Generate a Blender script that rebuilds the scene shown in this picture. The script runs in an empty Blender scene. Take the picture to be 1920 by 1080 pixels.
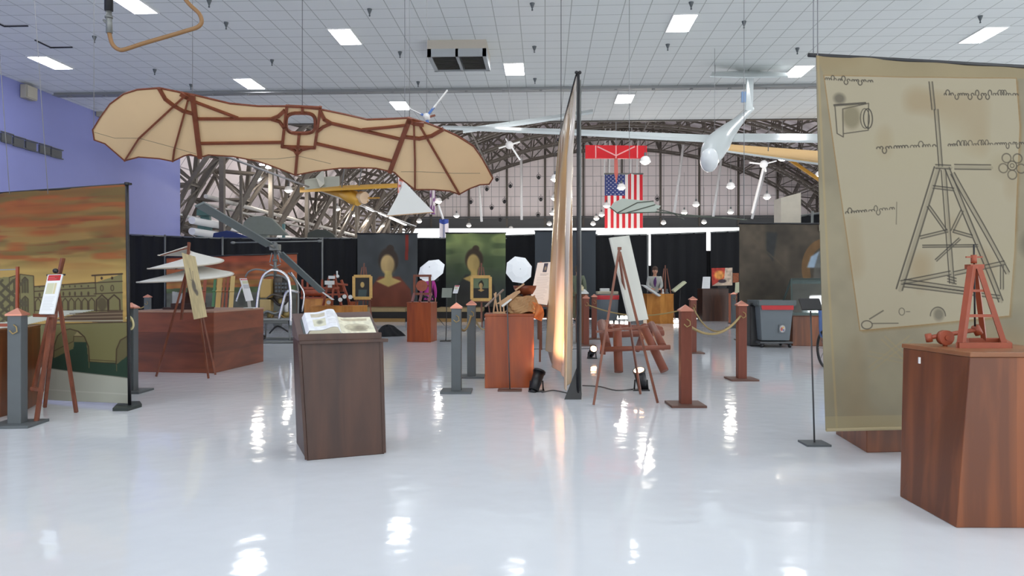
import bpy, bmesh, math, random
import numpy as np
from mathutils import Vector, Matrix
from mathutils.geometry import tessellate_polygon
random.seed(7); rng = np.random.default_rng(11)
SC = bpy.context.scene
COL = SC.collection
PI = math.pi
# ------------------------------------------------------------------ camera
F = 1380.0; H = 1.25; HY = 535.0; TH = math.radians(2.57)
FW = Vector((-math.sin(TH), math.cos(TH), 0)); RT = Vector((math.cos(TH), math.sin(TH), 0)); UP = Vector((0, 0, 1))
cd = bpy.data.cameras.new('camera'); cam = bpy.data.objects.new('camera', cd); COL.objects.link(cam)
cam.location = (0, 0, H); cam.rotation_euler = (PI/2, 0, TH)
cd.sensor_width = 36; cd.lens = F/1920*36; cd.shift_y = -(540-HY)/1920; cd.clip_end = 500; cd.clip_start = .05
SC.camera = cam
SC.view_settings.view_transform = 'Standard'; SC.view_settings.look = 'None'
SC.view_settings.gamma = 1; SC.view_settings.use_curve_mapping = False
SC.view_settings.exposure = 0.8
# ------------------------------------------------------------------ world: overcast daylight through the hangar door and unseen sides left open for light
W = bpy.data.worlds.new('daylight'); SC.world = W; W.use_nodes = True
W.node_tree.nodes['Background'].inputs[0].default_value = (.95, .98, 1.0, 1)
W.node_tree.nodes['Background'].inputs[1].default_value = 1.35
PANEL_W = 14.5      # emission of the ceiling light panels
BAY_W = 2000.0      # watts of one high bay lamp

def at(px, py, D): return Vector((0, 0, H)) + D*(FW + (px-960)/F*RT + (HY-py)/F*UP)
def G(px, py): return at(px, py, F*H/(py-HY))
CZ = 7.72
def ceilpt(px, py): return at(px, py, F*(CZ-H)/(HY-py))
WX = -16.7
def wallpt(px, py):
    d = FW + (px-960)/F*RT + (HY-py)/F*UP
    return Vector((0, 0, H)) + d*(WX/d.x)
def depth(p): return (Vector(p)-Vector((0, 0, H))).dot(FW)

def L(r, g, b):
    f = lambda c: (c/255/12.92) if c/255 <= .04045 else ((c/255+.055)/1.055)**2.4
    return (f(r), f(g), f(b), 1)
# ------------------------------------------------------------------ materials
def newmat(name):
    m = bpy.data.materials.new(name); m.use_nodes = True
    nt = m.node_tree; return m, nt, nt.nodes['Principled BSDF'], nt.links
def mat(name, c, rough=.5, metal=0., noise=.0, scale=6., bump=0., emit=0., spec=.5, trans=0., coat=0., stretch=(1, 1, 1)):
    m, nt, b, lk = newmat(name)
    b.inputs['Roughness'].default_value = rough; b.inputs['Metallic'].default_value = metal
    b.inputs['Specular IOR Level'].default_value = spec; b.inputs['Base Color'].default_value = L(*c)
    b.inputs['Coat Weight'].default_value = coat
    if trans: b.inputs['Transmission Weight'].default_value = trans
    if emit:
        b.inputs['Emission Color'].default_value = L(*c); b.inputs['Emission Strength'].default_value = emit
    if noise or bump:
        tc = nt.nodes.new('ShaderNodeTexCoord'); mp = nt.nodes.new('ShaderNodeMapping'); mp.inputs['Scale'].default_value = stretch
        nz = nt.nodes.new('ShaderNodeTexNoise'); nz.inputs['Scale'].default_value = scale; nz.inputs['Detail'].default_value = 4
        lk.new(tc.outputs['Object'], mp.inputs[0]); lk.new(mp.outputs[0], nz.inputs['Vector'])
        if noise:
            r = nt.nodes.new('ShaderNodeMapRange'); r.inputs[1].default_value = .3; r.inputs[2].default_value = .7
            r.inputs[3].default_value = 1-noise; r.inputs[4].default_value = 1+noise*.6
            mx = nt.nodes.new('ShaderNodeVectorMath'); mx.operation = 'SCALE'; mx.inputs[0].default_value = L(*c)[:3]
            lk.new(nz.outputs[0], r.inputs[0]); lk.new(r.outputs[0], mx.inputs['Scale']); lk.new(mx.outputs[0], b.inputs['Base Color'])
        if bump:
            bp = nt.nodes.new('ShaderNodeBump'); bp.inputs['Strength'].default_value = bump; bp.inputs['Distance'].default_value = .02
            lk.new(nz.outputs[0], bp.inputs['Height']); lk.new(bp.outputs[0], b.inputs['Normal'])
    return m
def wood(name, c1, c2, rough=.4, grain=(14, 14, 1.2), plank=0., axis=0, coat=.07):
    """boards with grain along z (grain = noise stretch); plank = board width along axis"""
    m, nt, b, lk = newmat(name); N = nt.nodes.new
    tc = N('ShaderNodeTexCoord'); mp = N('ShaderNodeMapping'); mp.inputs['Scale'].default_value = grain
    nz = N('ShaderNodeTexNoise'); nz.inputs['Scale'].default_value = 1.; nz.inputs['Detail'].default_value = 6; nz.inputs['Distortion'].default_value = .6
    lk.new(tc.outputs['Object'], mp.inputs[0]); lk.new(mp.outputs[0], nz.inputs['Vector'])
    rp = N('ShaderNodeValToRGB'); rp.color_ramp.elements[0].position = .3; rp.color_ramp.elements[1].position = .72
    rp.color_ramp.elements[0].color = L(*c1); rp.color_ramp.elements[1].color = L(*c2)
    src = nz.outputs[0]
    if plank:
        sp = N('ShaderNodeSeparateXYZ'); lk.new(tc.outputs['Object'], sp.inputs[0])
        dv = N('ShaderNodeMath'); dv.operation = 'DIVIDE'; dv.inputs[1].default_value = plank; lk.new(sp.outputs[axis], dv.inputs[0])
        fl = N('ShaderNodeMath'); fl.operation = 'FLOOR'; lk.new(dv.outputs[0], fl.inputs[0])
        wn = N('ShaderNodeTexWhiteNoise'); wn.noise_dimensions = '1D'; lk.new(fl.outputs[0], wn.inputs['W'])
        ma = N('ShaderNodeMath'); ma.operation = 'MULTIPLY_ADD'; ma.inputs[1].default_value = .35; lk.new(wn.outputs[0], ma.inputs[0])
        sb = N('ShaderNodeMath'); sb.operation = 'SUBTRACT'; sb.inputs[1].default_value = .17; lk.new(src, sb.inputs[0]); lk.new(sb.outputs[0], ma.inputs[2])
        src = ma.outputs[0]
    lk.new(src, rp.inputs[0]); lk.new(rp.outputs[0], b.inputs['Base Color'])
    b.inputs['Roughness'].default_value = rough; b.inputs['Coat Weight'].default_value = coat; b.inputs['Coat Roughness'].default_value = .25
    return m
def gridmat(name, c, line, cell, lw, axes=(0, 1), rough=.7, noise=.03):
    m, nt, b, lk = newmat(name); N = nt.nodes.new
    tc = N('ShaderNodeTexCoord'); sp = N('ShaderNodeSeparateXYZ'); lk.new(tc.outputs['Object'], sp.inputs[0])
    outs = []
    for a, cs in zip(axes, cell):
        d = N('ShaderNodeMath'); d.operation = 'DIVIDE'; d.inputs[1].default_value = cs; lk.new(sp.outputs[a], d.inputs[0])
        f = N('ShaderNodeMath'); f.operation = 'PINGPONG'; f.inputs[1].default_value = .5; lk.new(d.outputs[0], f.inputs[0])
        g = N('ShaderNodeMath'); g.operation = 'LESS_THAN'; g.inputs[1].default_value = lw/cs/2; lk.new(f.outputs[0], g.inputs[0]); outs.append(g)
    mx = N('ShaderNodeMath'); mx.operation = 'MAXIMUM'; lk.new(outs[0].outputs[0], mx.inputs[0]); lk.new(outs[1].outputs[0], mx.inputs[1])
    nz = N('ShaderNodeTexNoise'); nz.inputs['Scale'].default_value = .35; lk.new(tc.outputs['Object'], nz.inputs['Vector'])
    r = N('ShaderNodeMapRange'); r.inputs[3].default_value = 1-noise; r.inputs[4].default_value = 1+noise; lk.new(nz.outputs[0], r.inputs[0])
    sc = N('ShaderNodeVectorMath'); sc.operation = 'SCALE'; sc.inputs[0].default_value = L(*c)[:3]; lk.new(r.outputs[0], sc.inputs['Scale'])
    mm = N('ShaderNodeMix'); mm.data_type = 'RGBA'; lk.new(mx.outputs[0], mm.inputs[0]); lk.new(sc.outputs[0], mm.inputs[6]); mm.inputs[7].default_value = L(*line)
    lk.new(mm.outputs[2], b.inputs['Base Color']); b.inputs['Roughness'].default_value = rough
    return m
def printmat(name, rough=.6, spec=.3):
    m, nt, b, lk = newmat(name)
    a = nt.nodes.new('ShaderNodeVertexColor'); a.layer_name = 'print'
    lk.new(a.outputs[0], b.inputs['Base Color']); b.inputs['Roughness'].default_value = rough; b.inputs['Specular IOR Level'].default_value = spec
    return m
# ------------------------------------------------------------------ mesh builder
class MB:
    def __init__(s): s.v = []; s.f = []; s.mi = []; s.sm = []
    def add(s, vs, fs, mi=0, sm=False):
        o = len(s.v); s.v += [Vector(v) for v in vs]
        for f in fs: s.f.append([i+o for i in f]); s.mi.append(mi); s.sm.append(sm)
        return s
    def box(s, c, d, rot=None, mi=0):
        c = Vector(c); hx, hy, hz = d[0]/2, d[1]/2, d[2]/2
        vs = [Vector((x*hx, y*hy, z*hz)) for z in (-1, 1) for x, y in ((-1, -1), (1, -1), (1, 1), (-1, 1))]
        if rot is not None: vs = [rot @ v for v in vs]
        return s.add([c+v for v in vs], [(3, 2, 1, 0), (4, 5, 6, 7), (0, 1, 5, 4), (1, 2, 6, 5), (2, 3, 7, 6), (3, 0, 4, 7)], mi)
    def bar(s, a, b, w, h=None, mi=0, up=(0, 0, 1)):
        a, b = Vector(a), Vector(b); h = h or w; d = (b-a); ln = d.length
        if ln < 1e-6: return s
        z = d/ln; u = Vector(up)
        if abs(z.dot(u)) > .98: u = Vector((0, 1, 0))
        x = u.cross(z).normalized(); y = z.cross(x)
        R = Matrix((x, y, z)).transposed()
        return s.box((a+b)/2, (w, h, ln), R, mi)
    def tube(s, pts, r, n=8, mi=0, cap=True, closed=False):
        pts = [Vector(p) for p in pts]; m = len(pts); rs = r if isinstance(r, (list, tuple)) else [r]*m
        vs = []; px = None
        for i, p in enumerate(pts):
            t = (pts[(i+1) % m]-pts[i-1]) if closed else (pts[min(i+1, m-1)]-pts[max(i-1, 0)])
            t.normalize()
            if px is None:
                u = Vector((0, 0, 1)) if abs(t.z) < .9 else Vector((1, 0, 0)); px = u.cross(t).normalized()
            else:
                px = (px-t*px.dot(t)).normalized()
            y = t.cross(px)
            for k in range(n):
                a = 2*PI*k/n; vs.append(p+rs[i]*(math.cos(a)*px+math.sin(a)*y))
        fs = []
        for i in range(m if closed else m-1):
            j = (i+1) % m
            for k in range(n): fs.append((i*n+k, i*n+(k+1) % n, j*n+(k+1) % n, j*n+k))
        s.add(vs, fs, mi, True)
        if cap and not closed:
            o = len(s.v)-len(vs)
            s.f.append([o+k for k in range(n)][::-1]); s.mi.append(mi); s.sm.append(False)
            s.f.append([o+(m-1)*n+k for k in range(n)]); s.mi.append(mi); s.sm.append(False)
        return s
    def cyl(s, a, b, r0, r1=None, n=16, mi=0): return s.tube([a, b], [r0, r0 if r1 is None else r1], n, mi)
    def ball(s, c, r, n=10, mi=0):
        c = Vector(c); r = Vector(r) if not isinstance(r, (int, float)) else Vector((r, r, r)); vs = []; fs = []
        for i in range(n+1):
            for k in range(2*n):
                a = PI*i/n; b = PI*k/n; vs.append(c+Vector((r.x*math.sin(a)*math.cos(b), r.y*math.sin(a)*math.sin(b), r.z*math.cos(a))))
        for i in range(n):
            for k in range(2*n): fs.append((i*2*n+k, (i+1)*2*n+k, (i+1)*2*n+(k+1) % (2*n), i*2*n+(k+1) % (2*n)))
        return s.add(vs, fs, mi, True)
    def lathe(s, prof, c=(0, 0, 0), n=16, mi=0, sm=True):
        c = Vector(c); vs = []; fs = []
        for r, z in prof:
            for k in range(n): a = 2*PI*k/n; vs.append(c+Vector((r*math.cos(a), r*math.sin(a), z)))
        for i in range(len(prof)-1):
            for k in range(n): fs.append((i*n+k, i*n+(k+1) % n, (i+1)*n+(k+1) % n, (i+1)*n+k))
        return s.add(vs, fs, mi, sm)
    def prism(s, poly, off, mi=0, holes=()):
        """poly: world/local points (any plane), off: extrusion vector"""
        loops = [[Vector(p) for p in poly]]+[[Vector(p) for p in h] for h in holes]
        off = Vector(off); allp = [p for l in loops for p in l]; n = len(allp)
        tri = tessellate_polygon(loops); vs = allp+[p+off for p in allp]; fs = []
        for t in tri: fs.append((t[2], t[1], t[0])); fs.append((t[0]+n, t[1]+n, t[2]+n))
        o = 0
        for l in loops:
            m = len(l)
            for i in range(m): fs.append((o+i, o+(i+1) % m, o+(i+1) % m+n, o+i+n))
            o += m
        return s.add(vs, fs, mi)
    def grid(s, fn, nu, nv, mi=0, sm=True):
        vs = [fn(i/nu, j/nv) for j in range(nv+1) for i in range(nu+1)]
        fs = [(j*(nu+1)+i, j*(nu+1)+i+1, (j+1)*(nu+1)+i+1, (j+1)*(nu+1)+i) for j in range(nv) for i in range(nu)]
        return s.add(vs, fs, mi, sm)
    def build(s, name, mats, parent=None, local=None, bevel=0, solid=0, subs=0):
        """local=None: vertices are world points (made relative to the parent, or to a base point for a free mesh)"""
        if not isinstance(mats, (list, tuple)): mats = [mats]
        me = bpy.data.meshes.new(name); base = Vector((0, 0, 0))
        if local is None:
            if parent is not None:
                q = parent
                while q.parent: q = q.parent
                Mi = TM[q.name].inverted(); vs = [Mi @ v for v in s.v]
            else:
                lo = Vector([min(v[i] for v in s.v) for i in range(3)]); hi = Vector([max(v[i] for v in s.v) for i in range(3)])
                base = Vector(((lo.x+hi.x)/2, (lo.y+hi.y)/2, lo.z)); vs = [v-base for v in s.v]
        else: vs = s.v
        me.from_pydata([tuple(v) for v in vs], [], s.f)
        for m in mats: me.materials.append(m)
        me.polygons.foreach_set('material_index', s.mi); me.polygons.foreach_set('use_smooth', s.sm)
        me.update()
        bm = bmesh.new(); bm.from_mesh(me); bmesh.ops.recalc_face_normals(bm, faces=bm.faces) if not solid else None; bm.to_mesh(me); bm.free()
        o = bpy.data.objects.new(name, me); COL.objects.link(o)
        if parent is not None: o.parent = parent
        else:
            o.location = base; TM[o.name] = Matrix.Translation(base)
        if bevel:
            md = o.modifiers.new('bevel', 'BEVEL'); md.width = bevel; md.segments = 2; md.limit_method = 'ANGLE'
        if solid:
            md = o.modifiers.new('solid', 'SOLIDIFY'); md.thickness = solid; md.offset = 0
        if subs:
            md = o.modifiers.new('subs', 'SUBSURF'); md.levels = subs; md.render_levels = subs
        return o
TM = {}
def thing(name, label, cat, loc, rz=TH, group=None):
    o = bpy.data.objects.new(name, None); COL.objects.link(o); o.location = loc; o.rotation_euler = (0, 0, rz)
    o.empty_display_size = .1; TM[o.name] = Matrix.Translation(Vector(loc)) @ Matrix.Rotation(rz, 4, 'Z')
    o['label'] = label; o['category'] = cat
    if group: o['group'] = group
    return o
def tag(o, label, cat, group=None, kind=None):
    o['label'] = label; o['category'] = cat
    if group: o['group'] = group
    if kind: o['kind'] = kind
    return o
def struct(name, mb, m, label=None, **k):
    o = mb.build(name, m, **k); o['kind'] = 'structure'
    if label: o['label'] = label
    return o
def dup(root, loc=None, rz=None, label=None, group=None):
    def cp(o, par):
        c = o.copy(); COL.objects.link(c); c.parent = par
        for ch in [x for x in bpy.data.objects if x.parent == o]: cp(ch, c)
        return c
    r = cp(root, None)
    if loc is not None: r.location = loc
    if rz is not None: r.rotation_euler = (0, 0, rz)
    if label: r['label'] = label
    if group: r['group'] = group
    TM[r.name] = Matrix.Translation(r.location) @ Matrix.Rotation(r.rotation_euler[2], 4, 'Z')
    return r
def light(name, kind, loc, energy, color, parent=None, target=None, **k):
    l = bpy.data.lights.new(name, kind); l.energy = energy; l.color = color
    for a, b in k.items(): setattr(l, a, b)
    o = bpy.data.objects.new(name, l); COL.objects.link(o)
    loc = Vector(loc)
    if target is not None: R = (Vector(target)-loc).to_track_quat('-Z', 'Y').to_matrix().to_4x4()
    else: R = Matrix.Identity(4)
    Mw = Matrix.Translation(loc) @ R
    if parent is not None:
        o.parent = parent; o.matrix_basis = TM[parent.name].inverted() @ Mw
    else: o.matrix_basis = Mw
    return o
# ------------------------------------------------------------------ printed pictures: colours laid on a fine mesh
class Canvas:
    def __init__(s, x0, y0, x1, y1, c, res=1.):
        s.x0, s.y0, s.res = x0, y0, res
        s.w = int((x1-x0)*res)+1; s.h = int((y1-y0)*res)+1; s.x1, s.y1 = x1, y1
        s.a = np.empty((s.h, s.w, 3)); s.a[:] = c
        xs = x0+np.arange(s.w)/res; ys = y0+np.arange(s.h)/res; s.X, s.Y = np.meshgrid(xs, ys)
    def mix(s, al, c): s.a += (np.array(c, float)-s.a)*np.clip(al, 0, 1)[..., None]
    def noise(s, sx, sy, amp, c=None, seed=0, thr=None):
        r = np.random.default_rng(seed); gw = int((s.x1-s.x0)/sx)+3; gh = int((s.y1-s.y0)/sy)+3
        g = r.random((gh, gw)); fx = (s.X-s.x0)/sx; fy = (s.Y-s.y0)/sy; ix = fx.astype(int); iy = fy.astype(int); fx -= ix; fy -= iy
        fx = fx*fx*(3-2*fx); fy = fy*fy*(3-2*fy)
        n = (g[iy, ix]*(1-fx)+g[iy, ix+1]*fx)*(1-fy)+(g[iy+1, ix]*(1-fx)+g[iy+1, ix+1]*fx)*fy
        if c is None: s.a *= (1+amp*(n-.5)*2)[..., None]
        else:
            s.mix(np.clip((n-(thr or .5))*4, 0, 1)*amp, c)
        return n
    def line(s, pts, w, c, al=1.):
        m = np.full(s.X.shape, 1e9)
        for (ax, ay), (bx, by) in zip(pts[:-1], pts[1:]):
            lo = (int((min(ax, bx)-s.x0-w*2)*s.res)-1, int((min(ay, by)-s.y0-w*2)*s.res)-1)
            hi = (int((max(ax, bx)-s.x0+w*2)*s.res)+3, int((max(ay, by)-s.y0+w*2)*s.res)+3)
            x0, y0 = max(lo[0], 0), max(lo[1], 0); x1, y1 = min(hi[0], s.w), min(hi[1], s.h)
            if x1 <= x0 or y1 <= y0: continue
            X = s.X[y0:y1, x0:x1]; Y = s.Y[y0:y1, x0:x1]; dx, dy = bx-ax, by-ay; l2 = dx*dx+dy*dy+1e-9
            t = np.clip(((X-ax)*dx+(Y-ay)*dy)/l2, 0, 1); d = np.hypot(X-ax-t*dx, Y-ay-t*dy)
            m[y0:y1, x0:x1] = np.minimum(m[y0:y1, x0:x1], d)
        s.mix(np.clip(w/2+.5-m, 0, 1)*al, c)
    def dbl(s, a, b, gap, w, c, al=1.):
        dx, dy = b[0]-a[0], b[1]-a[1]; l = math.hypot(dx, dy); nx, ny = -dy/l*gap/2, dx/l*gap/2
        s.line([(a[0]+nx, a[1]+ny), (b[0]+nx, b[1]+ny)], w, c, al); s.line([(a[0]-nx, a[1]-ny), (b[0]-nx, b[1]-ny)], w, c, al)
    def poly(s, pts, c, al=1., soft=0):
        ins = np.zeros(s.X.shape, bool); n = len(pts)
        for i in range(n):
            (xi, yi), (xj, yj) = pts[i], pts[i-1]
            if yi == yj: continue
            ins ^= ((yi > s.Y) != (yj > s.Y)) & (s.X < (xj-xi)*(s.Y-yi)/(yj-yi)+xi)
        a = ins.astype(float)
        for _ in range(soft):
            p = np.pad(a, 1, mode='edge'); a = (p[:-2, 1:-1]+p[2:, 1:-1]+p[1:-1, :-2]+p[1:-1, 2:]+p[1:-1, 1:-1])/5
        s.mix(a*al, c)
    def ell(s, cx, cy, rx, ry, c, al=1., soft=.15):
        d = np.hypot((s.X-cx)/rx, (s.Y-cy)/ry); s.mix(np.clip((1-d)/soft+.5, 0, 1)*al, c)
    def ring(s, cx, cy, rx, ry, w, c, al=1., a0=0, a1=2*PI, n=24):
        s.line([(cx+rx*math.cos(a0+(a1-a0)*i/n), cy+ry*math.sin(a0+(a1-a0)*i/n)) for i in range(n+1)], w, c, al)
    def script(s, x0, x1, y, h, c, seed=0, slope=0, w=1.2):
        """flowing unreadable handwriting: a looping pen stroke with tall and hanging loops"""
        r = random.Random(seed); x = x0
        while x < x1:
            pts = []; n = r.randint(4, 9)
            for _ in range(n):
                k = r.random(); a = h*(.34+.14*r.random()) if k < .76 else (h*1.15 if k < .9 else -h*.95); st = h*(.42+.2*r.random()); lp = st*(.25 if abs(a) < h*.6 else .5)
                for q in range(9):
                    t = q/9; pts.append((x+st*t-lp*math.sin(2*PI*t), y+slope*(x-x0)-a*(.5-.5*math.cos(2*PI*t))))
                x += st
                if x > x1: break
            s.line(pts, w*(.8+.4*r.random()), c, .85); x += h*.45
    def text(s, x0, y0, x1, y1, n, c, seed=0, w=1.):
        r = random.Random(seed)
        for i in range(n):
            y = y0+(y1-y0)*(i+.5)/n; s.line([(x0, y), (x1-(x1-x0)*r.random()*.3, y)], w, c, .7)
    def mesh(s, name, fn, mats, parent=None, thick=.004, label=None):
        """fn(u, v) arrays -> world xyz array"""
        u, v = np.meshgrid(np.linspace(0, 1, s.w), np.linspace(0, 1, s.h)); P = fn(u, v).reshape(-1, 3)
        idx = np.arange(s.w*s.h).reshape(s.h, s.w)
        q = np.stack([idx[:-1, :-1], idx[:-1, 1:], idx[1:, 1:], idx[1:, :-1]], -1).reshape(-1, 4)
        me = bpy.data.meshes.new(name)
        base = Vector(((P[:, 0].min()+P[:, 0].max())/2, (P[:, 1].min()+P[:, 1].max())/2, P[:, 2].min()))
        if parent is not None:
            rt = parent
            while rt.parent: rt = rt.parent
            Mi = np.array(TM[rt.name].inverted()); P = P @ Mi[:3, :3].T+Mi[:3, 3]
        else: P = P-np.array(base)
        me.vertices.add(len(P)); me.vertices.foreach_set('co', P.astype(np.float32).ravel())
        me.loops.add(q.size); me.loops.foreach_set('vertex_index', q.astype(np.int32).ravel())
        me.polygons.add(len(q)); me.polygons.foreach_set('loop_start', np.arange(0, q.size, 4, dtype=np.int32))
        me.update(calc_edges=True); me.validate()
        me.polygons.foreach_set('use_smooth', [True]*len(q))
        ca = me.color_attributes.new('print', 'FLOAT_COLOR', 'POINT')
        c = np.clip(s.a, 0, 255)/255; c = np.where(c <= .04045, c/12.92, ((c+.055)/1.055)**2.4).reshape(-1, 3)
        ca.data.foreach_set('color', np.concatenate([c, np.ones((len(c), 1))], 1).astype(np.float32).ravel())
        me.materials.append(mats)
        o = bpy.data.objects.new(name, me); COL.objects.link(o)
        if parent is not None: o.parent = parent
        else: o.location = base; TM[o.name] = Matrix.Translation(base)
        if thick:
            md = o.modifiers.new('solid', 'SOLIDIFY'); md.thickness = thick; md.offset = 0
        return o
def quadfn(tl, tr, br, bl, rip=None):
    tl, tr, br, bl = [np.array(p) for p in (tl, tr, br, bl)]
    n = np.cross(tr-tl, bl-tl); n = n/np.linalg.norm(n)
    def fn(u, v):
        u3, v3 = u[..., None], v[..., None]
        P = (tl*(1-u3)+tr*u3)*(1-v3)+(bl*(1-u3)+br*u3)*v3
        if rip is not None: P = P+n*rip(u, v)[..., None]
        return P
    return fn
# ------------------------------------------------------------------ materials
M_steel = mat('truss_steel', (98, 91, 84), .6, .2, noise=.12)
M_steeld = mat('dark_band', (88, 90, 92), .6, .2)
M_whitep = mat('white_paint', (232, 232, 232), .45)
M_black = mat('black_metal', (26, 26, 30), .4)
M_blackf = mat('black_fabric', (22, 23, 27), .9, noise=.2, scale=3, stretch=(6, 6, .3))
M_chrome = mat('polished_tube', (225, 225, 228), .22, 1.)
M_alu = mat('dull_metal', (128, 130, 128), .45, .6)
M_greyp = mat('grey_post_paint', (88, 94, 97), .55, noise=.06)
M_brownp = mat('brown_post_paint', (114, 56, 38), .5, noise=.1, scale=8, stretch=(4, 4, .6))
M_brownb = mat('brown_base', (98, 68, 58), .5)
M_copper = mat('copper_cap', (205, 140, 120), .35, .55)
M_rope = mat('rope', (160, 138, 92), .9)
M_wglass = mat('lamp_glass', (255, 246, 232), .3, emit=7.)
M_panel = mat('lit_panel', (250, 252, 255), .3, emit=PANEL_W)
M_wire = mat('wire', (150, 150, 152), .4, .5)
M_wired = mat('dark_wire', (90, 90, 92), .5, .3)
M_red = mat('red_print', (188, 40, 44), .5)
M_paper = mat('paper', (226, 228, 230), .6)
M_board = mat('white_board', (214, 216, 214), .5)
M_mont = mat('frame_wood', (118, 60, 36), .45, noise=.15, scale=10)
M_wings = mat('glider_cloth', (222, 192, 150), .45, noise=.05, scale=1.5)
M_easel = wood('easel_wood', (96, 50, 34), (140, 80, 56), grain=(20, 20, 3))
M_redwood = wood('red_stained_wood', (98, 52, 26), (142, 80, 42), grain=(9, 9, .9), plank=.19, axis=0, rough=.4)
M_redwoodh = wood('red_stained_boards', (92, 48, 30), (138, 74, 48), grain=(1.0, 1.0, 6), plank=.29, axis=2, rough=.42)
M_orangew = wood('orange_stained_wood', (128, 54, 16), (166, 78, 26), grain=(8, 8, 1), rough=.38)
M_dark_w = wood('dark_lectern_wood', (50, 29, 21), (80, 50, 36), grain=(7, 7, 1), rough=.42)
M_ledge = mat('lectern_top', (96, 78, 74), .5, noise=.08)
M_honey = wood('honey_wood', (170, 106, 34), (206, 140, 60), grain=(5, 5, 2), plank=.22, axis=0)
M_model = mat('model_red_wood', (150, 72, 46), .45, noise=.12, scale=12)
M_modell = mat('model_pale_wood', (196, 160, 122), .55, noise=.1, scale=12)
M_gframe = mat('gilt_frame', (196, 158, 92), .4, .3, noise=.1, scale=12)
M_print = printmat('printed_cloth'); M_gloss = printmat('glossy_vinyl_print', .18, .6)
M_cloth = mat('white_sail', (238, 240, 236), .7)
M_teal = mat('teal_paint', (84, 118, 116), .6)
M_greengrey = mat('grey_green_sheet', (136, 142, 132), .6, noise=.05)
M_yellow = mat('yellow_wing', (196, 150, 56), .5)
M_tanwing = mat('tan_wing', (206, 172, 118), .5)
M_sail = mat('sailplane_white', (204, 210, 210), .3)
M_glass = mat('clear_glass', (235, 245, 245), .03, trans=1.)
M_skin = mat('skin', (200, 150, 125), .5)
# ------------------------------------------------------------------ floor
m, nt, b, lk = newmat('glossy_white_floor'); N = nt.nodes.new
tc = N('ShaderNodeTexCoord'); nz = N('ShaderNodeTexNoise'); nz.inputs['Scale'].default_value = 5.0; nz.inputs['Detail'].default_value = 1.5
lk.new(tc.outputs['Object'], nz.inputs['Vector']); bp = N('ShaderNodeBump'); bp.inputs['Strength'].default_value = .34; bp.inputs['Distance'].default_value = .008
lk.new(nz.outputs[0], bp.inputs['Height']); lk.new(bp.outputs[0], b.inputs['Normal']); lk.new(bp.outputs[0], b.inputs['Coat Normal'])
n2 = N('ShaderNodeTexNoise'); n2.inputs['Scale'].default_value = .5; n2.inputs['Detail'].default_value = 5; lk.new(tc.outputs['Object'], n2.inputs['Vector'])
rp = N('ShaderNodeValToRGB'); rp.color_ramp.elements[0].color = L(218, 222, 228); rp.color_ramp.elements[1].color = L(228, 232, 238)
lk.new(n2.outputs[0], rp.inputs[0]); lk.new(rp.outputs[0], b.inputs['Base Color']); b.inputs['Roughness'].default_value = .07
b.inputs['Specular IOR Level'].default_value = .5
M_floor = m
struct('floor', MB().box((10, 38, -.1), (74, 98, .2)), M_floor, 'glossy white floor of the exhibition hall')
# ------------------------------------------------------------------ near hall: tiled ceiling, blue wall
M_ceil = gridmat('ceiling_tiles', (238, 241, 239), (186, 189, 185), (.61, .61), .022)
CEND = 29.0
ce = MB().box((4.65, (CEND-7)/2, 0), (42.7, CEND+7, .3)); ce.v = [v+Vector((0, 0, CZ+.15)) for v in ce.v]
o = ce.build('ceiling', M_ceil, local=True); o['kind'] = 'structure'; o['label'] = 'white tiled ceiling of the near hall'
M_blue = mat('blue_wall', (136, 142, 200), .6, noise=.05, scale=.5)
WEND = 33.0
struct('wall_left', MB().box((WX-.15, (WEND-7)/2, CZ/2), (.3, WEND+7, CZ)), M_blue, 'blue painted wall on the left')
# exposed partition rail under the ceiling
rl = MB().box((4, 24.1, CZ-.05), (41, .16, .1)); rl.box((4, 23.96, CZ-.09), (41, .05, .02)).box((4, 24.24, CZ-.09), (41, .05, .02))
for i in range(34): rl.box((-16+i*1.22, 24.1, CZ-.115), (.09, .12, .03))
struct('trim_1', rl, mat('rail_grey', (150, 152, 152), .5, .3), 'grey partition rail across the ceiling')
struct('trim_2', MB().box((4.65, CEND+.05, CZ+.2), (42.7, .1, .5)), M_steel, 'edge of the tiled ceiling')
# ------------------------------------------------------------------ hangar shell
HX, HEND = 8.0, 85.0
def ell(a, bb, t): return (HX-a*math.cos(t), bb*math.sin(t))
M_shell = gridmat('quilted_roof_lining', (246, 236, 240), (170, 162, 166), (2.4, 1.5), .06, axes=(1, 2))
M_back = gridmat('quilted_end_wall', (242, 232, 232), (170, 164, 166), (.9, 1.15), .06, axes=(0, 2), noise=.05)
sh = MB(); n = 36
def shp(u, v): x, z = ell(29.6, 19.6, PI*u*.86); return Vector((x, CEND+.4+v*(HEND-CEND-.4), z))  # lining stops short at the unseen right foot, a gap added for daylight
sh.grid(shp, n, 2); o = sh.build('ceiling', M_shell, solid=.15); o['kind'] = 'structure'; o['label'] = 'arched quilted lining of the hangar beyond'; TM[o.name] = Matrix.Identity(4)
zb = 7.9; bw = MB()
bw.box((10, HEND+.1, (zb+20)/2), (66, .2, 20-zb)).box((-20.5, HEND+.1, zb/2), (5.4, .2, zb)).box((33.2, HEND+.1, zb/2), (20, .2, zb))
bw.box((10, HEND-.05, zb+.55), (66, .1, 1.1), mi=1).box((10, HEND-.3, zb+1.2), (66, .3, .15), mi=1).box((10, HEND-.3, zb), (66, .3, .15), mi=1)
struct('wall_back', bw, [M_back, M_steeld], 'pale quilted end wall of the hangar above its open door')
tr = MB()
for i in range(15):
    x = -22+i*4.4; tr.box((x, HEND-.1, 14), (.22, .2, 12))
struct('trim_3', tr, M_steel, 'columns on the hangar end wall')
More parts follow.
